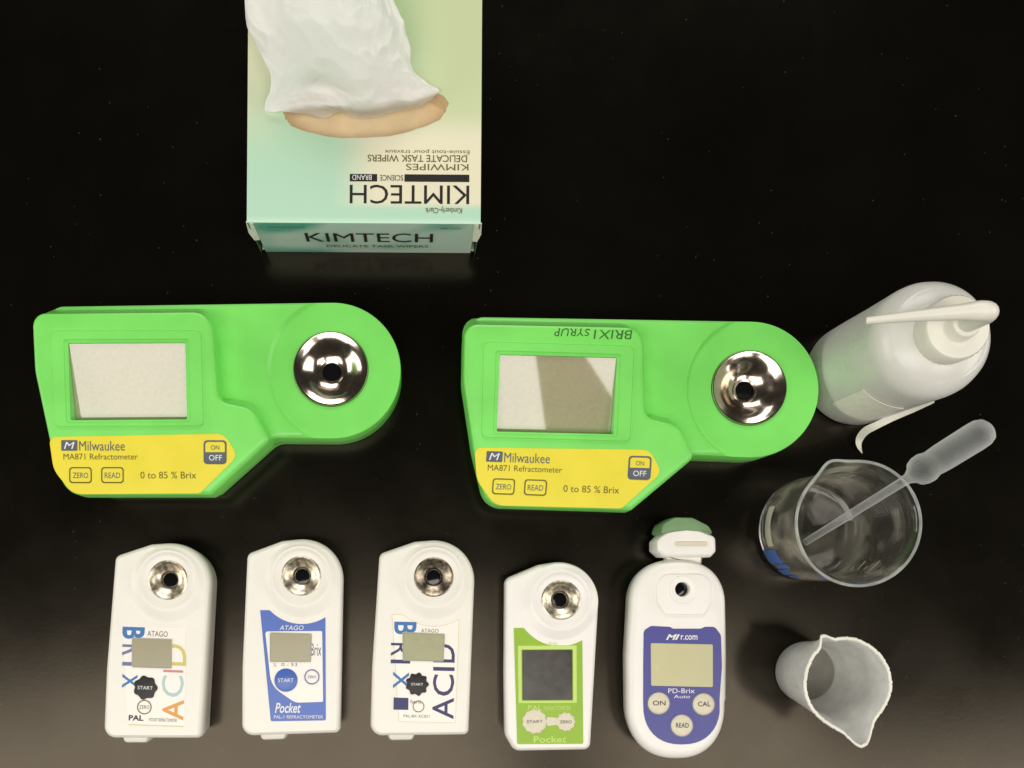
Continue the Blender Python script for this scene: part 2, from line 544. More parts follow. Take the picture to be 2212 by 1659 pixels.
def box_print(name, wx, wy):
    """printed card: green-to-lime gradient print with a cream patch behind the words"""
    m = bpy.data.materials.new(name)
    m.use_nodes = True
    nt = m.node_tree
    N, L = nt.nodes, nt.links
    b = N["Principled BSDF"]
    b.inputs["Roughness"].default_value = 0.42
    tc = N.new("ShaderNodeTexCoord")
    sp = N.new("ShaderNodeSeparateXYZ")
    L.new(tc.outputs["Object"], sp.inputs[0])
    def rng(sock, a, c, lo=0.0, hi=1.0):
        r = N.new("ShaderNodeMapRange")
        r.interpolation_type = 'SMOOTHSTEP'
        r.inputs["From Min"].default_value = a; r.inputs["From Max"].default_value = c
        r.inputs["To Min"].default_value = lo; r.inputs["To Max"].default_value = hi
        L.new(sock, r.inputs["Value"])
        return r.outputs[0]
    def mul(p, q):
        k = N.new("ShaderNodeMath"); k.operation = 'MULTIPLY'
        L.new(p, k.inputs[0]); L.new(q, k.inputs[1])
        return k.outputs[0]
    def mix(f, A, B):
        k = N.new("ShaderNodeMix"); k.data_type = 'RGBA'
        if hasattr(A, 'links'): L.new(A, k.inputs["A"])
        else: k.inputs["A"].default_value = (*A, 1)
        k.inputs["B"].default_value = (*B, 1)
        L.new(f, k.inputs["Factor"])
        return k.outputs["Result"]
    X, Y = sp.outputs[0], sp.outputs[1]
    col = mix(rng(Y, wy[0], wy[1]), (0.47, 0.72, 0.55), (0.45, 0.61, 0.31))
    col = mix(mul(rng(X, 0.010, 0.045), rng(Y, wy[0] + 0.012, wy[0] + 0.024)), col, (0.60, 0.68, 0.40))
    # cream patch under the words
    f = mul(mul(rng(X, -0.020, 0.010), rng(Y, wy[0] + 0.007, wy[0] + 0.012)), rng(Y, wy[0] + 0.062, wy[0] + 0.044))
    col = mix(f, col, (0.80, 0.76, 0.56))
    f = mul(rng(X, wx[0] + 0.030, wx[0] + 0.006), rng(Y, wy[0] + 0.03, wy[0] + 0.09))
    col = mix(f, col, (0.72, 0.74, 0.52))
    col = mix(rng(Y, wy[0] + 0.004, wy[0] - 0.001), col, (0.62, 0.86, 0.70))
    L.new(col, b.inputs["Base Color"])
    return m

# ------------------------------------------------------------------ the bench
bench = obj('bench_surface', mesh_from([(-900, -700, -30), (900, -700, -30), (900, 900, -30), (-900, 900, -30),
                                        (-900, -700, 0), (900, -700, 0), (900, 900, 0), (-900, 900, 0)],
            [(3, 2, 1, 0), (4, 5, 6, 7), (0, 1, 5, 4), (1, 2, 6, 5), (2, 3, 7, 6), (3, 0, 4, 7)], bench_mat(), 0))
bench["kind"] = "structure"
bench["label"] = "glossy black laboratory bench top with dust and fine scratches"

# ------------------------------------------------------------------ tissue box
def tissue_box():
    ZB = 43.9
    bl, br = P(535, 482, ZB), P(1040, 486, ZB)
    depth = 138.0
    wid = br[0] - bl[0]
    cx, cy = (bl[0] + br[0]) / 2, bl[1] + depth / 2
    t = thing('tissue_box', 'green and cream card wipes box reading KIMTECH upside down, open oval top',
              'tissue box', (cx, cy, 0), R(-0.4))
    hw, hd = wid / 2, depth / 2
    k = (H - ZB) / H / PX
    def L(u, v, z=ZB):
        x, y = P(u, v, z)
        return x - cx, y - cy
    # top panel with an oval opening
    oc = L(790, 236)
    oa, ob = 178 * k, 62 * k
    nseg = 64
    inner = []
    for i in range(nseg):
        a = 2 * math.pi * i / nseg
        rr = 1 + 0.012 * math.sin(9 * a) + 0.008 * math.sin(23 * a)
        inner.append((oc[0] + oa * rr * math.cos(a), oc[1] + ob * rr * math.sin(a) + 0.05 * oa * math.cos(a)))
    outer = []
    for (x, y) in inner:
        dx, dy = x - oc[0], y - oc[1]
        s = min(((hw - oc[0]) if dx > 0 else (-hw - oc[0])) / dx if abs(dx) > 1e-6 else 1e9,
                ((hd - oc[1]) if dy > 0 else (-hd - oc[1])) / dy if abs(dy) > 1e-6 else 1e9)
        outer.append([oc[0] + dx * s, oc[1] + dy * s])
    for c in ((hw, hd), (-hw, hd), (-hw, -hd), (hw, -hd)):     # snap the nearest ray to each corner
        i = min(range(nseg), key=lambda q: (outer[q][0] - c[0]) ** 2 + (outer[q][1] - c[1]) ** 2)
        outer[i] = list(c)
    V = [(x, y, ZB) for x, y in outer] + [(x, y, ZB) for x, y in inner] + [(x, y, ZB - 0.7) for x, y in inner] + [(x, y, ZB - 0.7) for x, y in outer]
    F = []
    for a in range(4):
        b = (a + 1) % 4
        for i in range(nseg):
            j = (i + 1) % nseg
            F.append((a * nseg + i, a * nseg + j, b * nseg + j, b * nseg + i))
    top = obj('top_panel', mesh_from(V, F, box_print('box_top_print', (-hw / 1000, hw / 1000), (-hd / 1000, hd / 1000)), 20), t)
    # side walls, bowed a little
    def wall(p, q, mat, bow, name, inset=0.0):
        nx, nz = 14, 6
        d = Vector((q[0] - p[0], q[1] - p[1])); n = Vector((d.y, -d.x)).normalized()
        V, F = [], []
        for side in (0, 1):
            for j in range(nz + 1):
                for i in range(nx + 1):
                    f, g = i / nx, j / nz
                    o = bow * math.sin(math.pi * f) * math.sin(math.pi * g) - inset - 0.6 * side
                    V.append((p[0] + d.x * f + n.x * o, p[1] + d.y * f + n.y * o, (ZB - 0.72) * g))
        st = (nx + 1) * (nz + 1)
        for j in range(nz):
            for i in range(nx):
                a = j * (nx + 1) + i
                F.append((a, a + 1, a + nx + 2, a + nx + 1))
                F.append((st + a, st + a + nx + 1, st + a + nx + 2, st + a + 1))
        edge = [i for i in range(nx + 1)] + [j * (nx + 1) + nx for j in range(1, nz + 1)] + [nz * (nx + 1) + i for i in range(nx - 1, -1, -1)] + [j * (nx + 1) for j in range(nz - 1, 0, -1)]
        for a, b in zip(edge, edge[1:] + edge[:1]):
            F.append((a, b, st + b, st + a))
        return obj(name, mesh_from(V, F, mat, 30), t)
    fm = bpy.data.materials.new('box_front_print')
    fm.use_nodes = True
    nt = fm.node_tree
    b = nt.nodes["Principled BSDF"]; b.inputs["Roughness"].default_value = 0.42
    tc = nt.nodes.new("ShaderNodeTexCoord")
    mp = nt.nodes.new("ShaderNodeMapping"); mp.inputs["Scale"].default_value = (14, 1, 26); mp.inputs["Rotation"].default_value = (0, 0.5, 0)
    nt.links.new(tc.outputs["Object"], mp.inputs[0])
    ns = nt.nodes.new("ShaderNodeTexNoise"); ns.inputs["Scale"].default_value = 1.2; ns.inputs["Detail"].default_value = 1.0
    nt.links.new(mp.outputs[0], ns.inputs["Vector"])
    cr = nt.nodes.new("ShaderNodeValToRGB")
    cr.color_ramp.elements[0].position = 0.36; cr.color_ramp.elements[0].color = (0.12, 0.43, 0.34, 1)
    cr.color_ramp.elements[1].position = 0.50; cr.color_ramp.elements[1].color = (0.60, 0.74, 0.66, 1)
    nt.links.new(ns.outputs["Fac"], cr.inputs[0])
    nt.links.new(cr.outputs[0], b.inputs["Base Color"])
    fw = wall((-hw + 3, -hd), (hw - 3, -hd), fm, 0.4, 'front_panel', 0.0)
    wall((hw, -hd), (hw, hd), M['box_side'], 1.6, 'side_panel')
    wall((-hw, hd), (-hw, -hd), M['box_side'], 0.8, 'side_panel')
    wall((hw - 1, hd), (-hw + 1, hd), M['box_side'], 0.6, 'back_panel')
    obj('bottom_panel', mesh_from([(-hw + 1, -hd + 1, 0.2), (hw - 1, -hd + 1, 0.2), (hw - 1, hd - 1, 0.2), (-hw + 1, hd - 1, 0.2),
                                   (-hw + 1, -hd + 1, 0.8), (hw - 1, -hd + 1, 0.8), (hw - 1, hd - 1, 0.8), (-hw + 1, hd - 1, 0.8)],
        [(0, 1, 2, 3), (4, 5, 6, 7), (0, 1, 5, 4), (1, 2, 6, 5), (2, 3, 7, 6), (3, 0, 4, 7)], M['card'], 0), t)
    # worn corner flaps of the end closure
    for s in (-1, 1):
        V = [(s * (hw - 3), -hd - 0.4, ZB - 1), (s * (hw + 0.8), -hd + 0.6, ZB - 2), (s * (hw + 1.2), -hd - 1.2, ZB - 12), (s * (hw - 0.5), -hd - 2.0, ZB - 21), (s * (hw - 3), -hd - 0.6, ZB - 24),
             (s * (hw - 3), -hd + 0.4, ZB - 1), (s * (hw + 0.8), -hd + 1.4, ZB - 2), (s * (hw + 1.2), -hd - 0.4, ZB - 12), (s * (hw - 0.5), -hd - 1.2, ZB - 21), (s * (hw - 3), -hd + 0.2, ZB - 24)]
        F = [(0, 1, 2, 3, 4), (9, 8, 7, 6, 5)] + [(i, (i + 1) % 5, 5 + (i + 1) % 5, 5 + i) for i in range(5)]
        obj('corner_flap', mesh_from(V, F, M['paper'], 20), t, 'frayed cream corner of the box end')
    # inner tray: brown card seen through the opening
    V = [(x, y, ZB - 0.75) for x, y in inner] + [(oc[0] + (x - oc[0]) * 0.97, oc[1] + (y - oc[1]) * 0.9 , ZB - 12) for x, y in inner] + [(oc[0], oc[1], ZB - 13)]
    F = [(i, (i + 1) % nseg, nseg + (i + 1) % nseg, nseg + i) for i in range(nseg)] + [(nseg + i, nseg + (i + 1) % nseg, 2 * nseg) for i in range(nseg)]
    obj('opening_liner', mesh_from(V, F, M['card'], 40), t, 'brown card inside of the oval opening')
    # print on the top, upside down for the viewer
    zt = ZB + 0.12
    pi = math.pi
    def put(body, u0, u1, v0, v1, mat, **kw):
        x0, y0 = L(u0, v1); x1, y1 = L(u1, v0)
        return obj('lettering', text_mesh(body, (x0 + x1) / 2, (y0 + y1) / 2, zt, x1 - x0, y1 - y0, mat, rot=pi, **kw), top)
    put('KIMTECH', 757, 1015, 399, 440, M['black_ink'])
    put('Kimberly-Clark', 920, 1000, 444, 460, M['olive_ink'], bold=0.01)
    put('KIMWIPES', 878, 1013, 353, 367, M['olive_ink'])
    put('DELICATE TASK WIPERS', 795, 1010, 334, 349, M['olive_ink'], bold=0.008)
    put('Essuie-tout pour travaux', 832, 1015, 321, 332, M['olive_ink'])
    def bar(u0, u1, v0, v1, mat, z=zt, par=top, name='printed_bar'):
        x0, y0 = L(u0, v1); x1, y1 = L(u1, v0)
        return obj(name, mesh_from([(x0, y0, z), (x1, y0, z), (x1, y1, z), (x0, y1, z)], [(0, 1, 2, 3)], mat, 0), par)
    bar(875, 1015, 376, 392, M['black_ink'])
    bar(757, 816, 376, 392, M['black_ink'])
    zt += 0.1
    put('SCIENCE', 822, 872, 378, 390, M['black_ink'])
    put('BRAND', 762, 804, 378, 389, M['white_ink'])
    # print on the front end
    tl = Matrix.Rotation(pi / 2, 4, 'X')
    def front(body, x, zc, wd, hg, mat, bold=0.0):
        me = text_mesh(body, x, zc, 0, wd, hg, mat, bold=bold)
        for v in me.vertices:
            v.co = Vector((v.co.x, -(hd + 0.65) / 1000, v.co.y))
        return obj('lettering', me, fw)
    front('KIMTECH', 2.0, 24.5, 71, 13, M['black_ink'], 0.0)
    front('DELICATE TASK WIPERS', 6.0, 11.5, 58, 3.6, M['olive_ink'])
    front('280 wipes', 47, 38.5, 12, 2.2, M['grey_ink'])
    front('Kimtech Science', -42, 39, 20, 1.8, M['grey_ink'])
    return t, (cx, cy)

def tissue(center):
    """one wipe pulled up through the opening and flopped to the back"""
    rows = [  # (z, [(u, v) across])
        [(640, 240, 37), (690, 258, 34), (740, 246, 36), (790, 262, 33), (850, 244, 36), (900, 238, 34), (940, 212, 37)],
        [(606, 244, 46), (660, 232, 47), (720, 230, 49), (785, 236, 53), (845, 224, 52), (905, 215, 51), (950, 200, 47)],
        [(572, 238, 46), (632, 205, 48), (700, 190, 49), (770, 205, 60), (835, 190, 58), (890, 178, 54), (938, 190, 48)],
        [(585, 180, 52), (630, 160, 56), (690, 158, 60), (760, 155, 68), (820, 140, 66), (868, 135, 60), (892, 150, 52)],
        [(562, 110, 58), (612, 105, 64), (680, 100, 70), (745, 95, 74), (805, 90, 72), (850, 88, 66), (884, 92, 58)],
        [(530, 40, 60), (590, 40, 68), (665, 35, 76), (735, 30, 79), (795, 28, 76), (838, 30, 70), (862, 32, 62)],
        [(534, -30, 58), (592, -30, 66), (660, -35, 74), (725, -40, 77), (780, -40, 74), (818, -35, 68), (838, -30, 60)],
        [(548, -85, 50), (600, -90, 57), (660, -95, 64), (715, -100, 66), (765, -100, 62), (800, -95, 56), (820, -90, 50)],
    ]
    nr, nc = len(rows), len(rows[0])
    grid = [[Vector((*P(u, v, z), z)) for (u, v, z) in r] for r in rows]
    def cr(p0, p1, p2, p3, t):
        return 0.5 * ((2 * p1) + (-p0 + p2) * t + (2 * p0 - 5 * p1 + 4 * p2 - p3) * t * t + (-p0 + 3 * p1 - 3 * p2 + p3) * t ** 3)
    def at(a, b):
        i = min(int(a), nr - 2); fa = a - i
        j = min(int(b), nc - 2); fb = b - j
        g = lambda q, s: grid[max(0, min(nr - 1, q))][max(0, min(nc - 1, s))]
        col = [cr(g(i + d, j - 1), g(i + d, j), g(i + d, j + 1), g(i + d, j + 2), fb) for d in (-1, 0, 1, 2)]
        return cr(*col, fa)
    NA, NB = 150, 130
    V, F = [], []
    cx, cy = center
    for a in range(NA + 1):
        for b in range(NB + 1):
            fa, fb = a / NA, b / NB
            p = at(fa * (nr - 1), fb * (nc - 1))
            amp = 1.3 * (0.25 + fa)
            q = Vector((fb * 9 + 2.0 * noise.noise((fa * 3, fb * 3, 0)), fa * 2.2, 3.1))
            rid = 1 - abs(noise.noise(q)) * 2
            rid2 = 1 - abs(noise.noise(Vector((fb * 6 + fa * 3, fa * 6.5 - fb * 2, 5.5)))) * 2.4
            rid3 = noise.noise(Vector((fb * 30, fa * 24, 7))) + 1.2 * (0.5 - abs(noise.noise(Vector((fb * 11 + fa * 6, fa * 9 - fb * 4, 11)))) * 2)
            p = p + Vector((0.3 * rid2, 0.5 * rid, 0.7 * amp * (rid - 0.5) + 1.5 * amp * (rid2 - 0.5) + 0.45 * rid3))
            pl = math.exp(-fa * 4.5)
            p.z += 1.1 * pl * (1 - 2.2 * abs(noise.noise(Vector((fb * 6.5 + fa * 2.0, 0.4 * fa, 41)))))
            p.y += 1.6 * pl * noise.noise(Vector((fb * 9, fa * 2, 51)))
            ed = max(0, 1 - min(fb, 1 - fb) / 0.12)
            p.x += 1.6 * ed * noise.noise(Vector((fa * 14, fb * 2, 21)))
            p.z += 2.0 * ed * noise.noise(Vector((fa * 11, fb * 2, 31)))
            if fa > 0.12: p.z = max(p.z, 45.2 + 0.8 * rid3)
            V.append((p.x - cx, p.y - cy, p.z))
    for a in range(NA):
        for b in range(NB):
            i = a * (NB + 1) + b
            F.append((i, i + 1, i + NB + 2, i + NB + 1))
    m = bpy.data.materials.new('tissue_paper')
    m.use_nodes = True
    nt = m.node_tree
    bs = nt.nodes["Principled BSDF"]
    bs.inputs["Base Color"].default_value = (0.95, 0.945, 0.92, 1)
    bs.inputs["Roughness"].default_value = 0.85
    tl = nt.nodes.new("ShaderNodeBsdfTranslucent"); tl.inputs["Color"].default_value = (0.92, 0.90, 0.84, 1)
    mx = nt.nodes.new("ShaderNodeMixShader"); mx.inputs[0].default_value = 0.15
    tp = nt.nodes.new("ShaderNodeBsdfTransparent")
    mx2 = nt.nodes.new("ShaderNodeMixShader"); mx2.inputs[0].default_value = 0.14
    nt.links.new(bs.outputs[0], mx.inputs[1]); nt.links.new(tl.outputs[0], mx.inputs[2])
    nt.links.new(mx.outputs[0], mx2.inputs[1]); nt.links.new(tp.outputs[0], mx2.inputs[2])
    nt.links.new(mx2.outputs[0], nt.nodes["Material Output"].inputs["Surface"])
    nn = nt.nodes.new("ShaderNodeTexNoise"); nn.noise_type = 'RIDGED_MULTIFRACTAL'; nn.inputs["Scale"].default_value = 55; nn.inputs["Detail"].default_value = 4
    tc = nt.nodes.new("ShaderNodeTexCoord"); nt.links.new(tc.outputs["Object"], nn.inputs["Vector"])
    bp = nt.nodes.new("ShaderNodeBump"); bp.inputs["Strength"].default_value = 0.55; bp.inputs["Distance"].default_value = 0.0014
    nt.links.new(nn.outputs["Fac"], bp.inputs["Height"]); nt.links.new(bp.outputs[0], bs.inputs["Normal"])
    me = mesh_from(V, F, m, 180)
    o = obj('tissue', me)
    o.location = (cx / 1000, cy / 1000, 0)
    o["label"] = 'thin white tissue pulled up out of the oval opening of the green box'
    o["category"] = 'tissue'
    return o

tb, tcen = tissue_box()
tissue(tcen)

# ------------------------------------------------------------------ green bench-top refractometers
def green_refractometer():
    ox, oy = P(430, 870, 0)
    ox, oy = P(430, 870, 29)
    org = (ox, oy)
    t = thing('benchtop_refractometer', 'green bench refractometer with yellow keypad under a blank cream screen, nearest the tissue box',
              'refractometer', (ox, oy, 0), 0, 'green bench refractometers')
    ZS = 29.0
    # lower body
    low = pxo([(98, 660, 34)], ZS, org)
    c = P(718, 799, ZS); rad = 148 * (H - ZS) / H / PX
    arcp = arc(c[0] - ox, c[1] - oy, rad, 90, -90, 40)
    tail = pxo([(588, 946, 40), (458, 1062, 12), (175, 1064, 40), (130, 960, 60)], ZS, org)
    low_o = fillet(low + arcp + tail)
    body = loft(low_o, [(2.0, 0.3), (0.6, 1.5), (0, 6), (0, ZS - 2.6), (0.5, ZS - 1.1), (1.5, ZS - 0.3), (3.0, ZS)], mat=M['green'])
    # shallow round stage, let in by 2 mm, and the bore of the sample well
    wc = P(714, 796, ZS)
    wx, wy = wc[0] - ox, wc[1] - oy
    sx, sy = P(742, 800, ZS); sx -= ox; sy -= oy
    stage = lathe([(0, ZS - 1.6), (40.5, ZS - 1.6), (42.5, ZS + 0.3), (60, ZS + 20), (0, ZS + 20)], 96, sx, sy)
    bore = lathe([(0, 16), (20.9, 16), (20.9, 60), (0, 60)], 72, wx, wy)
    body = cut(body, stage, bore)
    body.materials.clear(); body.materials.append(M['green'])
    bo = obj('body', body, t)
    obj('case_seam', loft(low_o, [(0.05, 13.4), (-0.06, 13.5), (-0.06, 14.0), (0.05, 14.1)], mat=M['seam']), bo)
    # raised, sloping console with display and keypad
    def zp(v): return 44.0 - (v - 672) / (1068 - 672) * 8.0
    yn, ys = P(0, 672, 44.0)[1] - oy, P(0, 1068, 36.0)[1] - oy
    sl = 8.0 / (yn - ys)
    zpl = lambda x, y: 44.0 + (y - yn) * sl
    con_o = fillet(pxo([(66, 674, 30), (455, 670, 42), (471, 864, 26), (545, 880, 46), (584, 950, 14), (455, 1069, 14),
                        (140, 1069, 46), (104, 950, 160), (72, 800, 160)], zp, org), 9)
    off = lambda m: 0.3 + 8.2 * max(0.0, m.y) ** 3
    nr = normals2d(con_o)
    V, F = [], []
    n = len(con_o)
    prof = [('off', 22.0), (0.0, ('t', -3.4)), (0.25, ('t', -2.0)), (0.9, ('t', -0.8)), (1.9, ('t', -0.2)), (3.2, ('t', 0))]
    for ins, z in prof:
        for (x, y), m in zip(con_o, nr):
            i_ = -off(m) if ins == 'off' else ins
            X, Y = x - m.x * i_, y - m.y * i_
            V.append((X, Y, (zpl(X, Y) + z[1]) if isinstance(z, tuple) else z))
    for k in range(len(prof) - 1):
        for i in range(n):
            j = (i + 1) % n
            F.append((k * n + i, k * n + j, (k + 1) * n + j, (k + 1) * n + i))
    F.append(tuple(range(n))[::-1]); F.append(tuple((len(prof) - 1) * n + i for i in range(n)))
    con = mesh_from(V, F, M['green'])
    lcd = pxo([(147, 741, 3), (400, 740, 3), (404, 906, 3), (152, 908, 3)], zp, org)
    lo = fillet(lcd, 3)
    pocket = loft(lo, [(0, ('t', -12.5)), (0, ('t', 12.0))], zpl)
    con = cut(con, pocket)
    con.materials.clear(); con.materials.append(M['green'])
    co = obj('console', con, t)
    outer = fillet(pxo([(108, 714, 12), (437, 714, 12), (442, 921, 10), (118, 922, 10)], zp, org), 3)
    inn = fillet(pxo([(140, 735, 5), (406, 734, 5), (410, 910, 5), (146, 913, 5)], zp, org), 3)
    obj('screen_bezel', ring_frame(outer, inn, (-0.3, 0.9), zpl, M['green']), co)
    ylo = max(p[1] for p in lo)
    zl = lambda x, y: zpl(x, y) - 0.7 + (y - ylo) * math.tan(R(10.8))
    obj('display', loft(lo, [(0.15, ('t', -1.0)), (0.15, ('t', 0.0))], zl, M['lcd_big'], 0), t)
    # keypad
    lab = fillet(pxo([(106, 944, 14), (484, 937, 30), (514, 985, 22), (432, 1066, 12), (158, 1068, 40), (116, 1015, 60)], zp, org), 6)
    kp = obj('keypad_label', plate(lab, -0.05, 0.45, M['yellow'], zpl), t)
    zl2 = 0.52
    def pos(u, v):
        x, y = P(u, v, zp(v)); return x - ox, y - oy
    kk = (H - 43) / H / PX
    def put(body, u0, u1, v0, v1, mat, **kw):
        x0, y0 = pos(u0, v1); x1, y1 = pos(u1, v0)
        return obj('lettering', text_mesh(body, (x0 + x1) / 2, (y0 + y1) / 2, kw.pop('z', zl2), x1 - x0, y1 - y0, mat, zfun=zpl, **kw), kp)
    def block(pts, z, mat, name, h=0.12):
        return obj(name, plate(fillet(pxo(pts, zp, org), 4), z, h, mat, zpl, 0.03), kp)
    block([(133, 951, 2), (168, 951, 2), (168, 974, 2), (133, 974, 2)], 0.4, M['grey_ink'], 'logo_block')
    put('M', 139, 162, 955, 970, M['white_ink'], z=0.56, shear=0.25)
    put('Milwaukee', 172, 270, 953, 974, M['grey_ink'])
    put('MA871 Refractometer', 138, 298, 980, 993, M['olive_ink'])
    put('0 to 85 % Brix', 304, 424, 1019, 1034, M['olive_ink'])
    # two outlined keys
    for (u0, u1, wd) in ((150, 199, 'ZERO'), (219, 268, 'READ')):
        o_ = fillet(pxo([(u0, 1009, 7), (u1, 1009, 7), (u1, 1044, 7), (u0, 1044, 7)], zp, org), 4)
        i_ = fillet(pxo([(u0 + 3, 1012, 5), (u1 - 3, 1012, 5), (u1 - 3, 1041, 5), (u0 + 3, 1041, 5)], zp, org), 4)
        obj('key', ring_frame(o_, i_, (0.35, 0.62), zpl, M['olive_ink']), kp)
        put(wd, u0 + 8, u1 - 8, 1021, 1033, M['grey_ink'])
    o_ = fillet(pxo([(440, 951, 8), (490, 951, 8), (490, 1003, 8), (440, 1003, 8)], zp, org), 4)
    i_ = fillet(pxo([(444, 955, 6), (486, 955, 6), (486, 999, 6), (444, 999, 6)], zp, org), 4)
    obj('key', ring_frame(o_, i_, (0.35, 0.62), zpl, M['grey_ink']), kp)
    block([(443, 977, 1), (487, 977, 1), (487, 1001, 6), (443, 1001, 6)], 0.4, M['grey_ink'], 'key_field')
    put('OFF', 452, 480, 983, 995, M['white_ink'], z=0.58)
    put('ON', 456, 474, 962, 972, M['grey_ink'], z=0.52)
    # steel sample well
    prof = [(20.7, 18.0), (20.7, ZS - 0.8), (20.4, ZS - 0.3), (20.0, ZS - 0.3)]
    z, r = ZS - 0.4, 19.8
    for i in range(28):
        f = i / 27
        al = 24 + 16 * math.sin(math.pi * min(1, max(0, (f - 0.12) / 0.7))) ** 1.0 - 6 * max(0, f - 0.8) / 0.2
        dr = 14.4 / 28
        r -= dr; z -= dr * math.tan(R(al))
        prof.append((r, max(z, 19.4)))
    prof += [(5.2, 19.2), (0.0, 19.2)]
    wl = obj('sample_well', lathe(prof, 96, wx, wy, M['chrome'], 30), t)
    obj('prism', lathe([(5.0, 19.3), (4.6, 19.9), (0, 20.0)], 48, wx, wy, M['black_glass'], 30), wl)
    obj('prism_seat', lathe([(7.4, 19.9), (6.4, 20.9), (5.2, 20.6), (5.0, 19.6)], 48, wx, wy, M['chrome'], 30), wl)
    return t, org

def copy_tree(o, parent=None):
    c = o.copy(); C.objects.link(c); c.parent = parent
    for ch in list(o.children):
        copy_tree(ch, c)
    return c

g1, gorg = green_refractometer()
g1["label"] = 'green bench refractometer with a clean bezel, on the left, below the tissue box'
g2 = copy_tree(g1)
ang = R(-1.8)
a = Vector(P(714, 796, 29)) - Vector(gorg)
b = Vector(P(1620, 837, 29))
ra = Vector((a.x * math.cos(ang) - a.y * math.sin(ang), a.x * math.sin(ang) + a.y * math.cos(ang)))
g2.location = ((b - ra).x / 1000, (b - ra).y / 1000, 0)
g2.rotation_euler = (0, 0, ang)
g2["label"] = 'green bench refractometer with handwritten marker words over its screen, beside the wash bottle'
con2 = [c for c in g2.children if c.name.startswith('console')][0]
def handwriting():
    def zloc(x, y):
        yn = P(0, 672, 44.0)[1] - gorg[1]; ys = P(0, 1068, 36.0)[1] - gorg[1]
        return 44.0 + (y - yn) * 8.0 / (yn - ys)
    for body, u0, u1, v0, v1 in (('SYRUP', 261, 338, 680, 697), ('BRIX1', 346, 430, 681, 700)):
        x0, y0 = P(u0, v1, 43.6); x1, y1 = P(u1, v0, 43.6)
        me = text_mesh(body, (x0 + x1) / 2 - gorg[0], (y0 + y1) / 2 - gorg[1], 0.10, x1 - x0, y1 - y0, M['marker'], rot=math.pi + R(1.0), zfun=zloc, shear=0.12)
        for v in me.vertices:
            k = noise.noise((v.co.x * 260, v.co.y * 260, 2.0))
            v.co.x += 0.00035 * k
            v.co.y += 0.00035 * noise.noise((v.co.x * 260, v.co.y * 260, 9.0))
        obj('handwriting', me, con2, 'dark green marker handwriting, upside down')
handwriting()

# ------------------------------------------------------------------ pocket refractometers (white)
ZP = 28.0
KP = PX * H / (H - ZP)          # photo px per mm at their top face
def pocket_body(t, outline_px, head, well, mat, ringmat, ztop=ZP):
    """outline in template px relative to the body's centre (a right, b up)"""
    pts = fillet([(x / KP, y / KP, r / KP) for x, y, r in outline_px], 6)
    body = loft(pts, [(2.2, 0.2), (1.6, 1.0), (1.2, 6), (0.5, 14), (0, 20), (0.05, 24), (0.4, 26.0), (1.1, 27.3), (2.2, 28.0)], mat=mat)
    hx, hy = head[0] / KP, head[1] / KP
    wx, wy = well[0] / KP, well[1] / KP
    bore = lathe([(0, 15), (10.2, 15), (10.2, 40), (0, 40)], 64, wx, wy)
    body = cut(body, bore)
    body.materials.clear(); body.materials.append(mat)
    bo = obj('body', body, t)
    # raised round housing: sloping outside, shallow dish inside
    rings = [(21.3, ZP - 0.4, 0), (21.0, ZP + 0.05, 0), (19.6, ZP + 0.6, 0.2), (17.4, ZP + 1.9, 0.7), (16.6, ZP + 2.3, 0.95), (15.9, ZP + 2.4, 1), (15.3, ZP + 2.2, 1), (14.4, ZP + 1.6, 1), (13.6, ZP + 1.2, 1), (11.2, ZP + 0.9, 1), (10.1, ZP + 0.8, 1), (10.1, ZP - 0.4, 1)]
    V, F = [], []
    sg = 96
    for r, z, f in rings:
        for i in range(sg):
            q = 2 * math.pi * i / sg
            V.append((hx + (wx - hx) * f + r * math.cos(q), hy + (wy - hy) * f + r * math.sin(q), z))
    for k in range(len(rings)):
        k2 = (k + 1) % len(rings)
        for i in range(sg):
            j = (i + 1) % sg
            F.append((k * sg + i, k * sg + j, k2 * sg + j, k2 * sg + i))
    obj('stage_housing', mesh_from(V, F, mat, 30), t)
    prof = [(r, z + 5.3) for r, z in [(10.0, 12), (10.0, 23.4), (10.9, 23.45), (10.9, 23.7), (10.2, 24.0), (9.4, 23.6), (8.2, 22.5), (6.6, 21.3), (5.2, 20.6), (4.4, 19.4), (4.2, 18.4), (0, 18.4)]]
    st = obj('sample_stage', lathe(prof, 72, wx, wy, ringmat, 25), t)
    obj('prism', lathe([(4.1, 23.8), (3.9, 24.6), (0, 24.8)], 40, wx, wy, M['black_glass'], 30), st)
    return bo

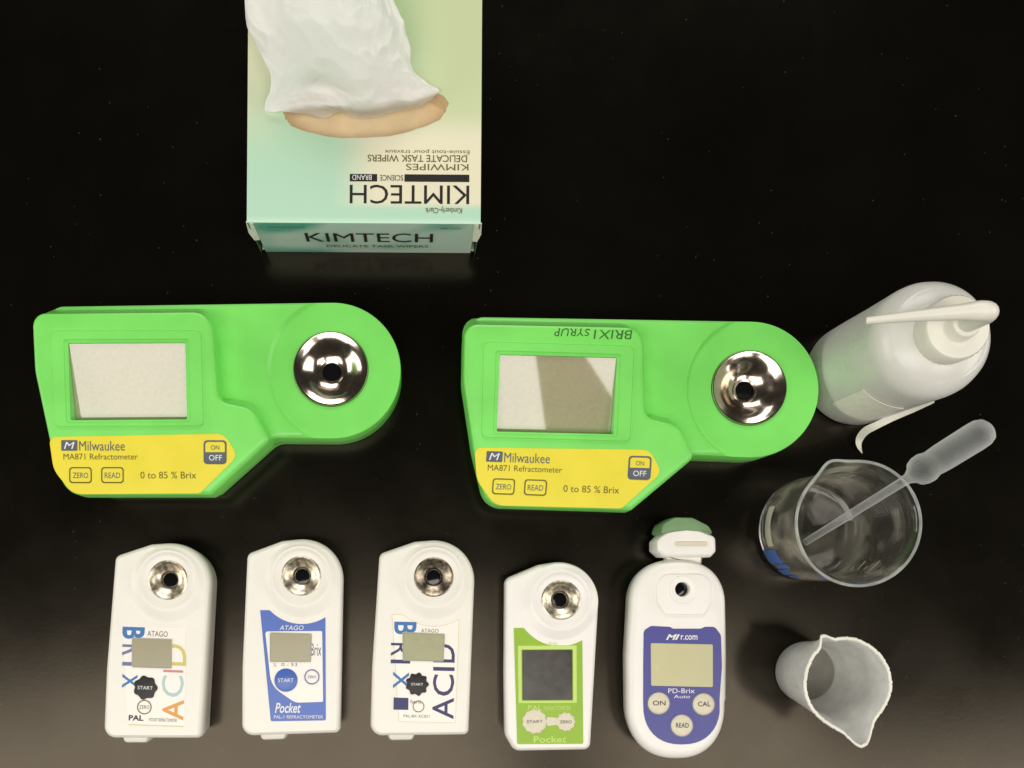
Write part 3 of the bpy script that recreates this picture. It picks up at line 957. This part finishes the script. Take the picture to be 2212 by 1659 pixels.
def pal(center_px, rot, label, kind):
    cx, cy = P(center_px[0], center_px[1], ZP)
    t = thing('pocket_refractometer', label, 'refractometer', (cx, cy, 0), rot, 'white pocket refractometers')
    mat = M['white_cool'] if kind == 4 else M['white']
    if kind != 4:   # template taken round (632, 1382)
        head, well = (24, 130), (23, 138)
        ol = [(-96, 186, 16), (-20, 214, 30)] + [(24 + 88 * math.cos(R(q)), 130 + 88 * math.sin(R(q)), 0) for q in range(96, -1, -6)] + \
             [(106, -203, 12), (-108, -210, 26), (-107, -60, 0)]
        rg = M['stained'] if kind == 3 else M['brushed']
    else:           # template taken round (1190, 1420)
        head, well = (20, 120), (22, 124)
        ol = [(-97, 170, 18), (-24, 200, 30)] + [(20 + 86 * math.cos(R(q)), 120 + 86 * math.sin(R(q)), 0) for q in range(96, -1, -6)] + \
             [(86, -202, 16), (-80, -204, 22), (-99, -170, 30), (-100, -40, 0)]
        rg = M['brushed']
    pocket_body(t, ol, head, well, mat, rg)
    if kind != 4:
        # foot of the battery cover at the lower end
        f = fillet([(x / KP, y / KP, r / KP) for x, y, r in ((-76, -190, 5), (-2, -190, 5), (-16, -219, 8), (-66, -221, 10))], 4)
        obj('battery_cover', loft(f, [(1.0, 3), (0, 6), (0, 22), (0.8, 24.2), (2.0, 25)], mat=mat), t)
    def poly(pts, z, h, m, name, par, seg=5):
        return obj(name, plate(fillet([(x / KP, y / KP, r / KP) for x, y, r in pts], seg), z, h, m, None, 0.06), par)
    def put(par, body, x0, x1, y0, y1, mat, rot=0.0, z=0.0, **kw):
        wd, hg = (x1 - x0) / KP, (y1 - y0) / KP
        if abs(abs(rot) - math.pi / 2) < 0.1: wd, hg = hg, wd
        return obj('lettering', text_mesh(body, (x0 + x1) / 2 / KP, (y0 + y1) / 2 / KP, z, wd, hg, mat, rot=rot, **kw), par)
    Z0 = ZP - 0.05
    def bite(x, r=96):   # lower edge of the head circle
        return head[1] - math.sqrt(max(0, r * r - (x - head[0]) ** 2))
    if kind == 1:
        lab = poly([(-73, 36, 4), (64, 36, 4), (69, -180, 4), (-53, -180, 4)], Z0, 0.25, M['label_white'], 'label', t)
        zt = Z0 + 0.33
        put(lab, 'B', -72, -24, 8, 34, M['blue_ink'], rot=-math.pi / 2, z=zt, bold=0.03)
        put(lab, 'R', -71, -24, -28, -4, M['slate_blue_ink'], rot=-math.pi / 2, z=zt, bold=0.02)
        put(lab, 'I', -70, -24, -50, -42, M['slate_blue_ink'], rot=-math.pi / 2, z=zt)
        put(lab, 'X', -69, -36, -98, -68, M['blue_ink'], rot=-math.pi / 2, z=zt, bold=0.015)
        put(lab, 'A', 20, 66, -164, -120, M['orange_ink'], rot=math.pi / 2, z=zt, bold=0.01)
        put(lab, 'C', 17, 64, -114, -68, M['teal_ink'], rot=math.pi / 2, z=zt)
        put(lab, 'I', 19, 62, -61, -56, M['pink_ink'], rot=math.pi / 2, z=zt)
        put(lab, 'D', 17, 67, -46, 0, M['mustard_ink'], rot=math.pi / 2, z=zt)
        put(lab, 'ATAGO', -18, 26, 15, 27, M['olive_ink'], z=zt)
        put(lab, 'PAL', -52, -20, -168, -156, M['black_ink'], z=zt, bold=0.03)
        put(lab, 'POCKET REFRACTOMETER', -8, 52, -168, -161, M['olive_ink'], z=zt)
        poly([(-52, -176, 0), (67, -176, 0), (67, -178, 0), (-52, -178, 0)], Z0 + 0.24, 0.08, M['mustard_ink'], 'printed_line', lab)
        s = obj('start_button', lathe([(6.3, 0.0), (6.3, 0.45), (5.7, 0.6), (0, 0.65)], 42, 0, 0, M['black_ink'], 40, wob=lambda a, r, z: (0.5 * math.cos(7 * a) if r > 5 else 0)), t)
        s.location = (-18 / KP / 1000, -96 / KP / 1000, (Z0 + 0.22) / 1000)
        obj('lettering', text_mesh('START', 0, 0, 0.75, 8.4, 1.9, M['white_ink']), s)
        z = obj('zero_mark', lathe([(4.0, 0.0), (4.0, 0.3), (3.5, 0.3), (3.5, 0.0)], 30, 0, 0, M['olive_ink'], 40, close=True), lab)
        z.location = (-19 / KP / 1000, -138 / KP / 1000, (Z0 + 0.2) / 1000)
        put(lab, 'ZERO', -30, -8, -142, -134, M['olive_ink'], z=zt)
        lcd_pts = [(-49, 9, 2), (34, 9, 2), (35, -51, 2), (-47, -51, 2)]
        lm = M['lcd']
    elif kind == 2:
        xs = [-66 + i * 141 / 14 for i in range(15)]
        lab = poly([(x, min(64, bite(x, 96)), 0) for x in xs] + [(76, -174, 4), (-43, -176, 4)], Z0, 0.25, M['blue'], 'label', t)
        poly([(-55, 18, 5), (68, 19, 3), (70, -134, 3), (10, -136, 30), (-42, -100, 50)], Z0 + 0.24, 0.08, M['label_white'], 'white_field', lab)
        zt = Z0 + 0.38
        put(lab, 'ATAGO', -24, 28, 21, 31, M['white_ink'], z=zt, shear=0.2)
        put(lab, 'Pocket', -34, 22, -158, -136, M['white_ink'], z=zt, shear=0.3, bold=0.015)
        put(lab, 'PAL-1 REFRACTOMETER', -36, 70, -170, -163, M['white_ink'], z=zt)
        put(lab, 'Brix', 44, 66, -34, -8, M['grey_ink'], z=zt)
        put(lab, '%', -38, -30, -58, -50, M['pink_ink'], z=zt)
        put(lab, '0 - 53', -20, 14, -57, -50, M['grey_ink'], z=zt)
        s = obj('start_button', lathe([(6.4, 0.0), (6.4, 0.4), (5.8, 0.7), (0, 0.8)], 36, 0, 0, M['blue'], 40), t)
        s.location = (-10 / KP / 1000, -87 / KP / 1000, (Z0 + 0.3) / 1000)
        obj('lettering', text_mesh('START', 0, 0, 0.9, 8.6, 2.1, M['white_ink']), s)
        z = obj('zero_button', lathe([(4.2, 0.0), (4.2, 0.4), (3.6, 0.4), (3.6, 0.0)], 30, 0, 0, M['slate_blue_ink'], 40, close=True), t)
        z.location = (46 / KP / 1000, -80 / KP / 1000, (Z0 + 0.3) / 1000)
        obj('lettering', text_mesh('ZERO', 0, 0, 0.35, 4.6, 1.4, M['slate_blue_ink']), z)
        lcd_pts = [(-43, 14, 3), (44, 12, 5), (42, -46, 3), (-43, -46, 3)]
        lm = M['lcd']
    elif kind == 3:
        xs = [-66 + i * 146 / 14 for i in range(15)]
        lab = poly([(x, min(58, bite(x, 96)), 0) for x in xs] + [(79, -178, 4), (-47, -178, 4)], Z0, 0.25, M['label_white'], 'label', t)
        # thin printed border line
        oo = fillet([(x / KP, y / KP, 0.3) for x, y in ([(x, min(56, bite(x, 98)) ) for x in xs] + [(77, -176), (-46, -176)])], 2)
        ii = [(x - m.x * 0.28, y - m.y * 0.28) for (x, y), m in zip(oo, normals2d(oo))]
        obj('printed_border', ring_frame(oo, ii, (Z0 + 0.2, Z0 + 0.33), lambda x, y: 0, M['mustard_ink']), lab)
        zt = Z0 + 0.33
        put(lab, 'B', -60, -12, 13, 40, M['blue_ink'], rot=-math.pi / 2, z=zt, bold=0.02)
        put(lab, 'R', -66, -24, -34, -6, M['navy_ink'], rot=-math.pi / 2, z=zt)
        put(lab, 'I', -66, -24, -50, -42, M['navy_ink'], rot=-math.pi / 2, z=zt)
        put(lab, 'X', -60, -26, -104, -68, M['blue_ink'], rot=-math.pi / 2, z=zt, bold=0.012)
        put(lab, 'A', 26, 72, -168, -122, M['navy_ink'], rot=math.pi / 2, z=zt, bold=0.006)
        put(lab, 'C', 26, 72, -118, -72, M['navy_ink'], rot=math.pi / 2, z=zt, bold=0.006)
        put(lab, 'I', 26, 72, -64, -56, M['navy_ink'], rot=math.pi / 2, z=zt)
        put(lab, 'D', 26, 72, -46, -6, M['navy_ink'], rot=math.pi / 2, z=zt, bold=0.006)
        put(lab, '1', -58, -26, -150, -124, M['navy_ink'], rot=-math.pi / 2, z=zt, bold=0.08)
        put(lab, 'ATAGO', -2, 36, 18, 26, M['olive_ink'], z=zt)
        put(lab, 'Master Kit', -22, 2, -136, -128, M['grey_ink'], z=zt)
        put(lab, 'PAL-BX ACID1', -36, 20, -166, -160, M['olive_ink'], z=zt)
        s = obj('start_button', lathe([(6.0, 0.0), (6.0, 0.45), (5.5, 0.6), (0, 0.65)], 42, 0, 0, M['black_ink'], 40, wob=lambda a, r, z: (0.6 * math.cos(9 * a) if r > 5 else 0)), t)
        s.location = (-8 / KP / 1000, -94 / KP / 1000, (Z0 + 0.22) / 1000)
        obj('lettering', text_mesh('START', 0, 0, 0.75, 6.6, 1.4, M['white_ink']), s)
        z = obj('zero_mark', lathe([(3.2, 0.0), (3.2, 0.3), (2.8, 0.3), (2.8, 0.0)], 30, 0, 0, M['olive_ink'], 40, close=True), lab)
        z.location = (-4 / KP / 1000, -142 / KP / 1000, (Z0 + 0.2) / 1000)
        lcd_pts = [(-40, 16, 2), (48, 14, 2), (46, -42, 2), (-38, -42, 2)]
        lm = M['lcd_green']
    else:
        xs = [-80 + i * 148 / 14 for i in range(15)]
        lab = poly([(x, min(64, bite(x, 96)), 0) for x in xs] + [(69, -187, 4), (-74, -187, 4)], Z0, 0.25, M['lime'], 'label', t)
        zt = Z0 + 0.33
        fo = fillet([(x / KP, y / KP, 0.4) for x, y in ((-72, 26), (56, 26), (56, -99), (-71, -99))], 3)
        fi = fillet([(x / KP, y / KP, 0.4) for x, y in ((-63, 17), (47, 17), (47, -93), (-63, -93))], 3)
        obj('display_frame', ring_frame(fo, fi, (Z0 + 0.15, Z0 + 0.5), lambda x, y: 0, M['lime_pale']), lab)
        put(lab, 'REFRACTOMETER', -16, 42, -114, -105, M['lime_pale'], z=zt)
        put(lab, 'PAL', -50, -20, -113, -103, M['lime_pale'], z=zt)
        put(lab, 'Pocket', -38, 32, -184, -170, M['lime_pale'], z=zt, bold=0.01)
        put(lab, 'Brix', -4, 14, 27, 33, M['lime_pale'], z=zt)
        for nm, px_, py_, rr, wd in (('start_button', -36, -138, 6.7, 'START'), ('zero_button', 31, -139, 5.1, 'ZERO')):
            s = obj(nm, lathe([(rr, 0.0), (rr, 0.3), (rr - 0.5, 0.6), (rr - 1.2, 0.55), (0, 0.7)], 36, 0, 0, M['button'], 40, wob=lambda a, r, z: (0.35 * math.cos(11 * a) if r > 4.5 else 0)), t)
            s.location = (px_ / KP / 1000, py_ / KP / 1000, (Z0 + 0.22) / 1000)
            obj('lettering', text_mesh(wd, 0, 0, 0.85, rr * 1.3, 1.6, M['grey_ink']), s)
        poly([(-10, -128, 3), (13, -130, 3), (13, -146, 3), (-10, -148, 3)], Z0 + 0.22, 0.3, M['button'], 'button_link', lab)
        lcd_pts = [(-62, 16, 2), (46, 16, 2), (46, -92, 2), (-62, -92, 2)]
        lm = M['lcd_dark']
    d = poly(lcd_pts, Z0 + 0.26, 0.28, lm, 'display', t)
    if kind != 4:
        io = fillet([(x / KP, y / KP, 0.5) for x, y, r in lcd_pts], 3)
        oo = fillet([((x + (2.2 if x > 0 else -2.2)) / KP, (y + (2.2 if y > -20 else -2.2)) / KP, 0.6) for x, y, r in lcd_pts], 3)
        obj('display_bezel', ring_frame(oo, io, (Z0 + 0.2, Z0 + 0.75), lambda x, y: 0, M['bezel']), d)
    return t

p1 = pal((336, 1390), R(-2.0), 'white pocket refractometer with rainbow ACID letters up the side of its label', 1)
p2 = pal((628, 1382), R(0.0), 'white pocket refractometer with a blue and white label', 2)
p3 = pal((911, 1384), R(-1.2), 'white pocket refractometer with navy ACID letters on a cream label', 3)
p4 = pal((1190, 1420), R(0.3), 'white pocket refractometer with a lime green label and dark square screen', 4)

# ------------------------------------------------------------------ white and violet handheld refractometer
def violet_meter():
    ZT = 27.0
    ox_, oy_ = P(1459, 1425, ZT)
    cx, cy = ox_ + 0.0, oy_
    org = (cx, cy)
    t = thing('handheld_refractometer', 'white handheld refractometer with a violet keypad, three round buttons and its lid open', 'refractometer', (cx + 1.6, cy, 0), 0)
    k = (H - ZT) / H / PX
    def L(u, v, r=0, z=ZT):
        x, y = P(u, v, z); return (x - cx, y - cy, r * (H - z) / H / PX)
    def el(u0, v0, ru, rv, a0, a1, n, z=ZT):
        se = lambda c: math.copysign(abs(c) ** 0.86, c)
        return [L(u0 + ru * se(math.cos(R(a0 + (a1 - a0) * i / n))), v0 - rv * se(math.sin(R(a0 + (a1 - a0) * i / n))), 0, z) for i in range(n + 1)]
    ol = el(1461, 1312, 105, 104, 180, 0, 32) + [L(1568, 1420), L(1567, 1510)] + el(1458, 1520, 107, 122, 0, -180, 32) + [L(1350, 1420)]
    ol = fillet([(x, y, 0) for x, y, r in ol], 1)
    body = loft(ol, [(5, 0.2), (3, 2), (1.4, 8), (0.4, 15), (0, 20.5), (0.4, 23.6), (1.6, 25.6), (3.2, 26.7), (5.5, ZT)], mat=M['white_cool'])
    wx, wy, _ = L(1467, 1273)
    bore = lathe([(0, 20), (3.9, 20), (4.2, 40), (0, 40)], 48, wx, wy)
    body = cut(body, bore)
    body.materials.clear(); body.materials.append(M['white_cool'])
    obj('body', body, t)
    # raised stage plate
    st = fillet([L(1412, 1240, 40), L(1530, 1240, 40), L(1530, 1300, 26), L(1516, 1328, 16), L(1428, 1328, 16), L(1412, 1300, 26)], 8)
    plate_me = loft(st, [(0, ZT - 0.6), (0, ZT + 0.7), (0.5, ZT + 1.2), (1.2, ZT + 1.3)], mat=M['white_cool'])
    plate_me = cut(plate_me, lathe([(0, 20), (4.0, 20), (4.3, ZT + 4), (0, ZT + 4)], 48, wx, wy))
    plate_me.materials.clear(); plate_me.materials.append(M['white_cool'])
    sp = obj('sample_stage', plate_me, t)
    obj('stage_ring', lathe([(7.6, ZT + 1.2), (7.4, ZT + 1.9), (6.8, ZT + 2.0), (4.6, ZT + 1.3), (4.4, ZT + 1.0)], 56, wx, wy, M['white_cool'], 35), sp)
    obj('prism', lathe([(3.8, 20.2), (3.8, 23.5), (0, 23.8)], 40, wx, wy, M['black_glass'], 35), sp)
    # violet keypad
    lab = [L(1384, 1362, 12), L(1400, 1352, 10), L(1440, 1354, 6), L(1448, 1358, 6), L(1508, 1358, 6), L(1516, 1354, 6), L(1538, 1354, 12), L(1551, 1372, 14), L(1553, 1440, 0), L(1548, 1510, 0)]
    lab += el(1466, 1520, 83, 88, 0, -180, 20)[1:] + [L(1383, 1440)]
    lab = fillet(lab, 5)
    kp = obj('keypad_label', plate(lab, ZT - 0.05, 0.35, M['purple'], None, 0.1), t)
    zt = ZT + 0.36
    def put(par, body, u0, u1, v0, v1, mat, z=zt, **kw):
        x0, y0, _ = L(u0, v1); x1, y1, _ = L(u1, v0)
        return obj('lettering', text_mesh(body, (x0 + x1) / 2, (y0 + y1) / 2, z, x1 - x0, y1 - y0, mat, **kw), par)
    put(kp, 'MI', 1432, 1462, 1370, 1382, M['white_ink'], shear=0.35, bold=0.035)
    put(kp, 'r.com', 1464, 1500, 1372, 1382, M['white_ink'], bold=0.012)
    put(kp, 'PD-Brix', 1437, 1494, 1487, 1497, M['white_ink'])
    put(kp, 'Auto', 1449, 1484, 1501, 1508, M['white_ink'])
    dp = fillet([L(1399, 1389, 3), L(1533, 1392, 3), L(1533, 1484, 3), L(1400, 1481, 3)], 3)
    obj('display', plate(dp, ZT + 0.28, 0.3, M['lcd_pale'], None, 0.05), t)
    for (u, v, wd, s_) in ((1416, 1519, 'ON', 1), (1513, 1521, 'CAL', 1), (1466, 1567, 'READ', 1)):
        x, y, _ = L(u, v)
        bt = obj('button', lathe([(6.0, 0), (6.0, 0.5), (5.5, 1.0), (4.6, 1.2), (0, 1.3)], 36, 0, 0, M['button'], 40), t)
        bt.location = (x / 1000, y / 1000, (ZT + 0.28) / 1000)
        obj('button_rim', lathe([(6.7, 0), (6.6, 0.35), (6.15, 0.4), (6.1, 0)], 36, 0, 0, M['slate_blue_ink'], 40, close=True), bt)
        obj('lettering', text_mesh(wd, 0, 0.3, 1.45, 7.0, 2.6, M['black_ink']), bt)
    # hinged lid, folded open past the top end
    lid_o = fillet([L(1412, 1168, 10), L(1412, 1190, 8), L(1428, 1204, 4), L(1530, 1204, 4), L(1541, 1192, 8), L(1540, 1160, 12), L(1500, 1140, 30), L(1440, 1140, 30)], 6)
    lid = obj('lid', loft(lid_o, [(1.0, 8.0), (0.2, 10), (0, 14), (0, 25), (0.5, 27.2), (1.4, 28)], mat=M['white_cool']), t)
    pad = fillet([L(1416, 1158, 10), L(1424, 1132, 18), L(1450, 1117, 20), L(1490, 1118, 20), L(1524, 1135, 18), L(1538, 1158, 8), L(1500, 1150, 0), L(1476, 1148, 0), L(1450, 1151, 0)], 5)
    obj('lid_cover', loft(pad, [(0.6, 7), (0, 10), (0, 26.0), (0.6, 28.2), (1.6, 28.8)], mat=M['pad_green']), lid, 'green outer cover of the open lid')
    slot = fillet([L(1450, 1170, 4), L(1520, 1170, 4), L(1520, 1179, 4), L(1450, 1179, 4)], 4)
    obj('lid_bar', loft(slot, [(0, 27.8), (0, 28.4), (0.4, 28.8)], mat=M['button']), lid)
    hg = fillet([L(1440, 1200, 2), L(1520, 1200, 2), L(1516, 1222, 4), L(1444, 1222, 4)], 3)
    obj('hinge', loft(hg, [(0.5, 12), (0, 13), (0, 20), (1, 21.5)], mat=M['white_cool']), t)
    return t
violet_meter()

# ------------------------------------------------------------------ wash bottle
def wash_bottle():
    u, v = 1842, 812
    cx, cy = P(u, v, 0)
    t = thing('wash_bottle', 'milky white squeeze wash bottle with an angled spout and a peeling paper label', 'bottle', (cx, cy, 0))
    prof = [(0, 1.2), (14, 0.9), (22, 0.2), (26.5, 0.3), (28.6, 1.6), (29.3, 4.5), (29.4, 20), (29.1, 50), (29.3, 76), (29.0, 80), (27.6, 84.5), (24.6, 88.5), (20.5, 91.4), (16.5, 93.0), (14.2, 93.8), (13.2, 95), (13.0, 100)]
    inner = [(max(0, r - 1.1), z + (1.0 if z < 90 else 0)) for r, z in prof[::-1]]
    obj('bottle_body', lathe(prof + inner, 96, 0, 0, M['ldpe'], 40), t)
    cap = [(15.2, 93.5), (15.4, 94), (15.4, 103), (14.6, 104.3), (12.8, 104.8), (8.0, 105.2), (7.4, 106.2), (7.0, 110.0), (6.2, 111.2), (3.0, 111.6), (0, 111.6)]
    cp = obj('cap', lathe(cap, 72, 0, 0, M['cap'], 35, wob=lambda a, r, z: (0.22 * math.cos(36 * a) if r > 15.1 and 94 <= z <= 103 else 0)), t)
    # spout: up from the cap, over, and down to the left
    path, rad = [], []
    for z in (110, 114, 118, 122, 125): path.append((0, 0, z)); rad.append(4.6)
    for q in range(15, 106, 15):
        a_ = R(q)
        path.append((-5.0 + 5.0 * math.cos(a_), 0, 125 + 5.0 * math.sin(a_))); rad.append(4.5)
    e = Vector(path[-1])
    for i in range(1, 9):
        f = i / 8
        path.append((e.x - 40 * f, 1.0 * f, e.z - 15 * f - 4 * f * f)); rad.append(4.3 - 2.6 * f ** 0.7)
    obj('spout', tube(path, rad, 18, M['cap']), cp)
    # paper label on the side facing the beaker, with its end peeling off
    def patch(a0, a1, z0, z1, name, label):
        V, F = [], []
        n = 10
        for s in (29.55, 29.85):
            for j in range(2):
                for i in range(n + 1):
                    a_ = R(a0 + (a1 - a0) * i / n)
                    V.append((s * math.cos(a_), s * math.sin(a_), (z0, z1)[j]))
        st = 2 * (n + 1)
        for i in range(n):
            F.append((i, i + 1, n + 2 + i, n + 1 + i)); F.append((st + i, st + n + 1 + i, st + n + 2 + i, st + i + 1))
            F.append((i, st + i, st + i + 1, i + 1)); F.append((n + 1 + i, n + 2 + i, st + n + 2 + i, st + n + 1 + i))
        F.append((0, n + 1, st + n + 1, st)); F.append((n, st + n, st + 2 * n + 1, 2 * n + 1))
        return obj(name, mesh_from(V, F, M['paper'], 40), t, label)
    patch(222, 268, 22, 58, 'paper_label', 'cream paper label on the side of the bottle')
    # peeling strip: leaves the wall and curls out to the bench
    key = [(2018, 866, 48, 8), (1972, 884, 36, 14), (1934, 899, 28, 16), (1895, 918, 20, 16), (1870, 931, 13, 18), (1857, 947, 7, 18), (1855, 962, 3.5, 14), (1862, 979, 1.2, 5)]
    V, F = [], []
    pts = []
    for i_ in range(len(key) - 1):
        for q in range(6):
            f = q / 6
            g = [Vector(key[max(0, min(len(key) - 1, i_ + d))]) for d in (-1, 0, 1, 2)]
            pts.append(0.5 * (2 * g[1] + (g[2] - g[0]) * f + (2 * g[0] - 5 * g[1] + 4 * g[2] - g[3]) * f * f + (3 * g[1] - g[0] - 3 * g[2] + g[3]) * f ** 3))
    pts.append(Vector(key[-1]))
    m_ = len(pts)
    for up in (0, 0.3):
        for i_, p in enumerate(pts):
            d = (pts[min(m_ - 1, i_ + 1)] - pts[max(0, i_ - 1)])
            nn_ = Vector((-d.y, d.x)).normalized()
            for sd in (-1, 1):
                x, y = P(p.x + nn_.x * sd * p.w / 2, p.y + nn_.y * sd * p.w / 2, p.z)
                V.append((x - cx, y - cy, max(0.3, p.z + up + 0.8 * sd)))
    st = 2 * m_
    for i_ in range(m_ - 1):
        a_ = 2 * i_
        F.append((a_, a_ + 2, a_ + 3, a_ + 1)); F.append((st + a_, st + a_ + 1, st + a_ + 3, st + a_ + 2))
        F.append((a_, st + a_, st + a_ + 2, a_ + 2)); F.append((a_ + 1, a_ + 3, st + a_ + 3, st + a_ + 1))
    F.append((0, 1, st + 1, st)); F.append((st - 2, st + st - 2, st + st - 1, st - 1))
    obj('peeling_label', mesh_from(V, F, M['paper'], 60), t, 'white paper strip curling away from the bottle')
    return t
wash_bottle()

# ------------------------------------------------------------------ glass beaker and pipette
BZ = 62.0
BC = (953 / 1.131 / PX, 119 / 1.131 / PX)
def beaker():
    t = thing('glass_beaker', 'clear glass beaker with a blue printed mark, a pipette leaning in it', 'beaker', (BC[0], BC[1], 0))
    o = [(0, 0.9), (18, 0.8), (23, 0.25), (26.5, 0.5), (28.6, 1.8), (29.6, 4.4), (29.8, 8), (29.8, 52), (30.1, 57), (30.9, 59.8), (32.0, 61.4), (32.6, 62.1)]
    i = [(32.4, 62.7), (31.6, 62.6), (30.2, 60.6), (29.0, 57), (28.3, 52), (28.2, 9), (27.6, 5.6), (25.6, 3.5), (22, 2.7), (12, 2.6), (0, 2.8)]
    def spout(a, r, z):
        if z < 50: return 0
        d = (a - R(115) + math.pi) % (2 * math.pi) - math.pi
        return 3.0 * ((z - 50) / 12) ** 2 * math.exp(-(d / 0.2) ** 2)
    obj('glass_wall', lathe(o + i, 128, 0, 0, M['glass'], 60, wob=spout), t)
    # blue enamel patch and white graduations on the outer wall
    rim = []
    V, F = [], []
    m_ = 160
    for k in range(m_):
        a_ = 2 * math.pi * k / m_
        rr = 32.1 + spout(a_, 32, 62)
        for s_ in range(8):
            b_ = 2 * math.pi * s_ / 8
            V.append(((rr + 0.75 * math.cos(b_)) * math.cos(a_), (rr + 0.75 * math.cos(b_)) * math.sin(a_), 62.6 + 0.7 * math.sin(b_)))
    for k in range(m_):
        for s_ in range(8):
            k2, s2 = (k + 1) % m_, (s_ + 1) % 8
            F.append((k * 8 + s_, k2 * 8 + s_, k2 * 8 + s2, k * 8 + s2))
    obj('rim', mesh_from(V, F, M['rim_glass'], 60), t)
    def mark(a0, a1, z0, z1, mat, name, r=29.95, n=8):
        V, F = [], []
        for s in (r, r + 0.12):
            for z in (z0, z1):
                for q in range(n + 1):
                    a_ = R(a0 + (a1 - a0) * q / n)
                    V.append((s * math.cos(a_), s * math.sin(a_), z))
        st = 2 * (n + 1)
        for q in range(n):
            F += [(q, q + 1, n + 2 + q, n + 1 + q), (st + q, st + n + 1 + q, st + n + 2 + q, st + q + 1), (q, st + q, st + q + 1, q + 1), (n + 1 + q, n + 2 + q, st + n + 2 + q, st + n + 1 + q)]
        F += [(0, n + 1, st + n + 1, st), (n, st + n, st + 2 * n + 1, 2 * n + 1)]
        return obj(name, mesh_from(V, F, mat, 60), t)
    mark(204, 221, 5, 22, M['blue_enamel'], 'blue_mark')
    mark(223, 229, 8, 24, M['blue_enamel'], 'blue_mark')
    mark(232, 241, 4, 16, M['blue_enamel'], 'blue_mark')
    mark(244, 247, 6, 20, M['blue_enamel'], 'blue_mark')
    mark(156, 200, 15, 22, M['cream_mark'], 'cream_patch')  # cream band low on the left of the wall
    mark(246, 292, 44, 49, M['blue_enamel'], 'blue_mark')
    for q, z in enumerate((16, 24, 32, 40)):
        mark(302, 320 if q % 2 else 312, z, z + 0.7, M['cream_mark'], 'graduation_mark')
    return t
beaker()

def pipette():
    a0 = Vector((223.4, 20.8, 8.0)); a1 = Vector((249.6, 49.9, 65.2))
    d = (a1 - a0)
    Lg = 1.72 * d.length
    d.normalize()
    t = thing('transfer_pipette', 'clear plastic transfer pipette leaning across the beaker rim', 'pipette', tuple(a0))
    t.rotation_mode = 'QUATERNION'
    t.rotation_quaternion = Vector((0, 0, 1)).rotation_difference(d)
    prof = [(1.9, 0), (2.0, 1), (2.1, 14), (2.3, 34), (2.4, 52), (2.45, Lg - 51), (2.8, Lg - 47), (4.6, Lg - 43.5), (6.8, Lg - 41.5), (7.7, Lg - 39), (7.8, Lg - 36), (7.0, Lg - 33.5), (6.7, Lg - 32), (6.9, Lg - 30), (7.1, Lg - 26), (7.1, Lg - 8), (6.8, Lg - 4.5), (5.7, Lg - 2), (3.6, Lg - 0.6), (0, Lg)]
    stem = [p for p in prof if p[1] <= Lg - 46.9]
    bulb = [p for p in prof if p[1] >= Lg - 47.1]
    obj('stem', lathe(stem, 32, 0, 0, M['pipette'], 60), t)
    obj('bulb', lathe(bulb, 40, 0, 0, M['pipette'], 60), t)
    return t
pipette()

# ------------------------------------------------------------------ small plastic cup
def cup():
    ZC = 51.5
    cx, cy = P(1739, 1451, 0)
    t = thing('pouring_cup', 'small frosted plastic tri-corner cup with a pulled out pouring lip', 'cup', (cx, cy, 0))
    rb, rt = 17.8, 22.2
    def rad(f): return rb + (rt - rb) * f
    o = [(rb - 1.6, 1.4), (rb - 1.2, 0.2), (rb - 0.2, 0.6), (rb, 1.8)]
    n = 18
    for q in range(1, n + 1):
        f = q / n
        o.append((rad(f), 1.8 + (ZC - 2.2) * f))
    o += [(rt + 0.9, ZC - 0.3), (rt + 1.1, ZC + 0.5), (rt + 0.6, ZC + 1.1), (rt - 0.2, ZC + 1.0)]
    i = []
    for q in range(n, 0, -1):
        f = q / n
        i.append((rad(f) - 1.0, 1.8 + (ZC - 2.2) * f))
    i += [(rb - 1.3, 2.6)]
    def wob(a, r, z):
        f = max(0, (z - 6) / (ZC - 6))
        d = lambda q: (a - R(q) + math.pi) % (2 * math.pi) - math.pi
        s = 9.0 * f ** 1.5 * math.exp(-(d(-76) / 0.22) ** 2) + 4.0 * f ** 1.3 * math.exp(-(d(-82) / 0.6) ** 2)
        s += 4.5 * f ** 3 * math.exp(-(d(118) / 0.13) ** 2)
        s += -0.9 * f * math.cos(3 * (a - R(-76))) * 0.5 + 0.10 * f * math.cos(36 * a)
        return s if r > 8 else 0
    wl = obj('cup_wall', lathe(o + i, 144, 0, 0, M['cup'], 60, wob=wob, close=True), t)
    obj('cup_base', lathe([(0, 1.2), (rb - 1.7, 1.2), (rb - 1.7, 2.4), (rb - 2.6, 2.6), (rb - 3.4, 2.2), (0, 2.2)], 72, 0, 0, M['cup_base'], 40), t)
    V = []
    m = 144
    # rolled lip along the rim
    V, F = [], []
    for k in range(m):
        a_ = 2 * math.pi * k / m
        rr = rt + 0.3 + wob(a_, rt, ZC) + 0.35 * noise.noise((4 * math.cos(a_), 4 * math.sin(a_), 0)) + 0.18 * math.cos(60 * a_)
        for s in range(8):
            b_ = 2 * math.pi * s / 8
            V.append(((rr + 0.95 * math.cos(b_)) * math.cos(a_), (rr + 0.95 * math.cos(b_)) * math.sin(a_), ZC + 0.7 + 0.8 * math.sin(b_)))
    for k in range(m):
        for s in range(8):
            k2, s2 = (k + 1) % m, (s + 1) % 8
            F.append((k * 8 + s, k2 * 8 + s, k2 * 8 + s2, k * 8 + s2))
    obj('rim', mesh_from(V, F, M['cap'], 60), t)
    return t
cup()
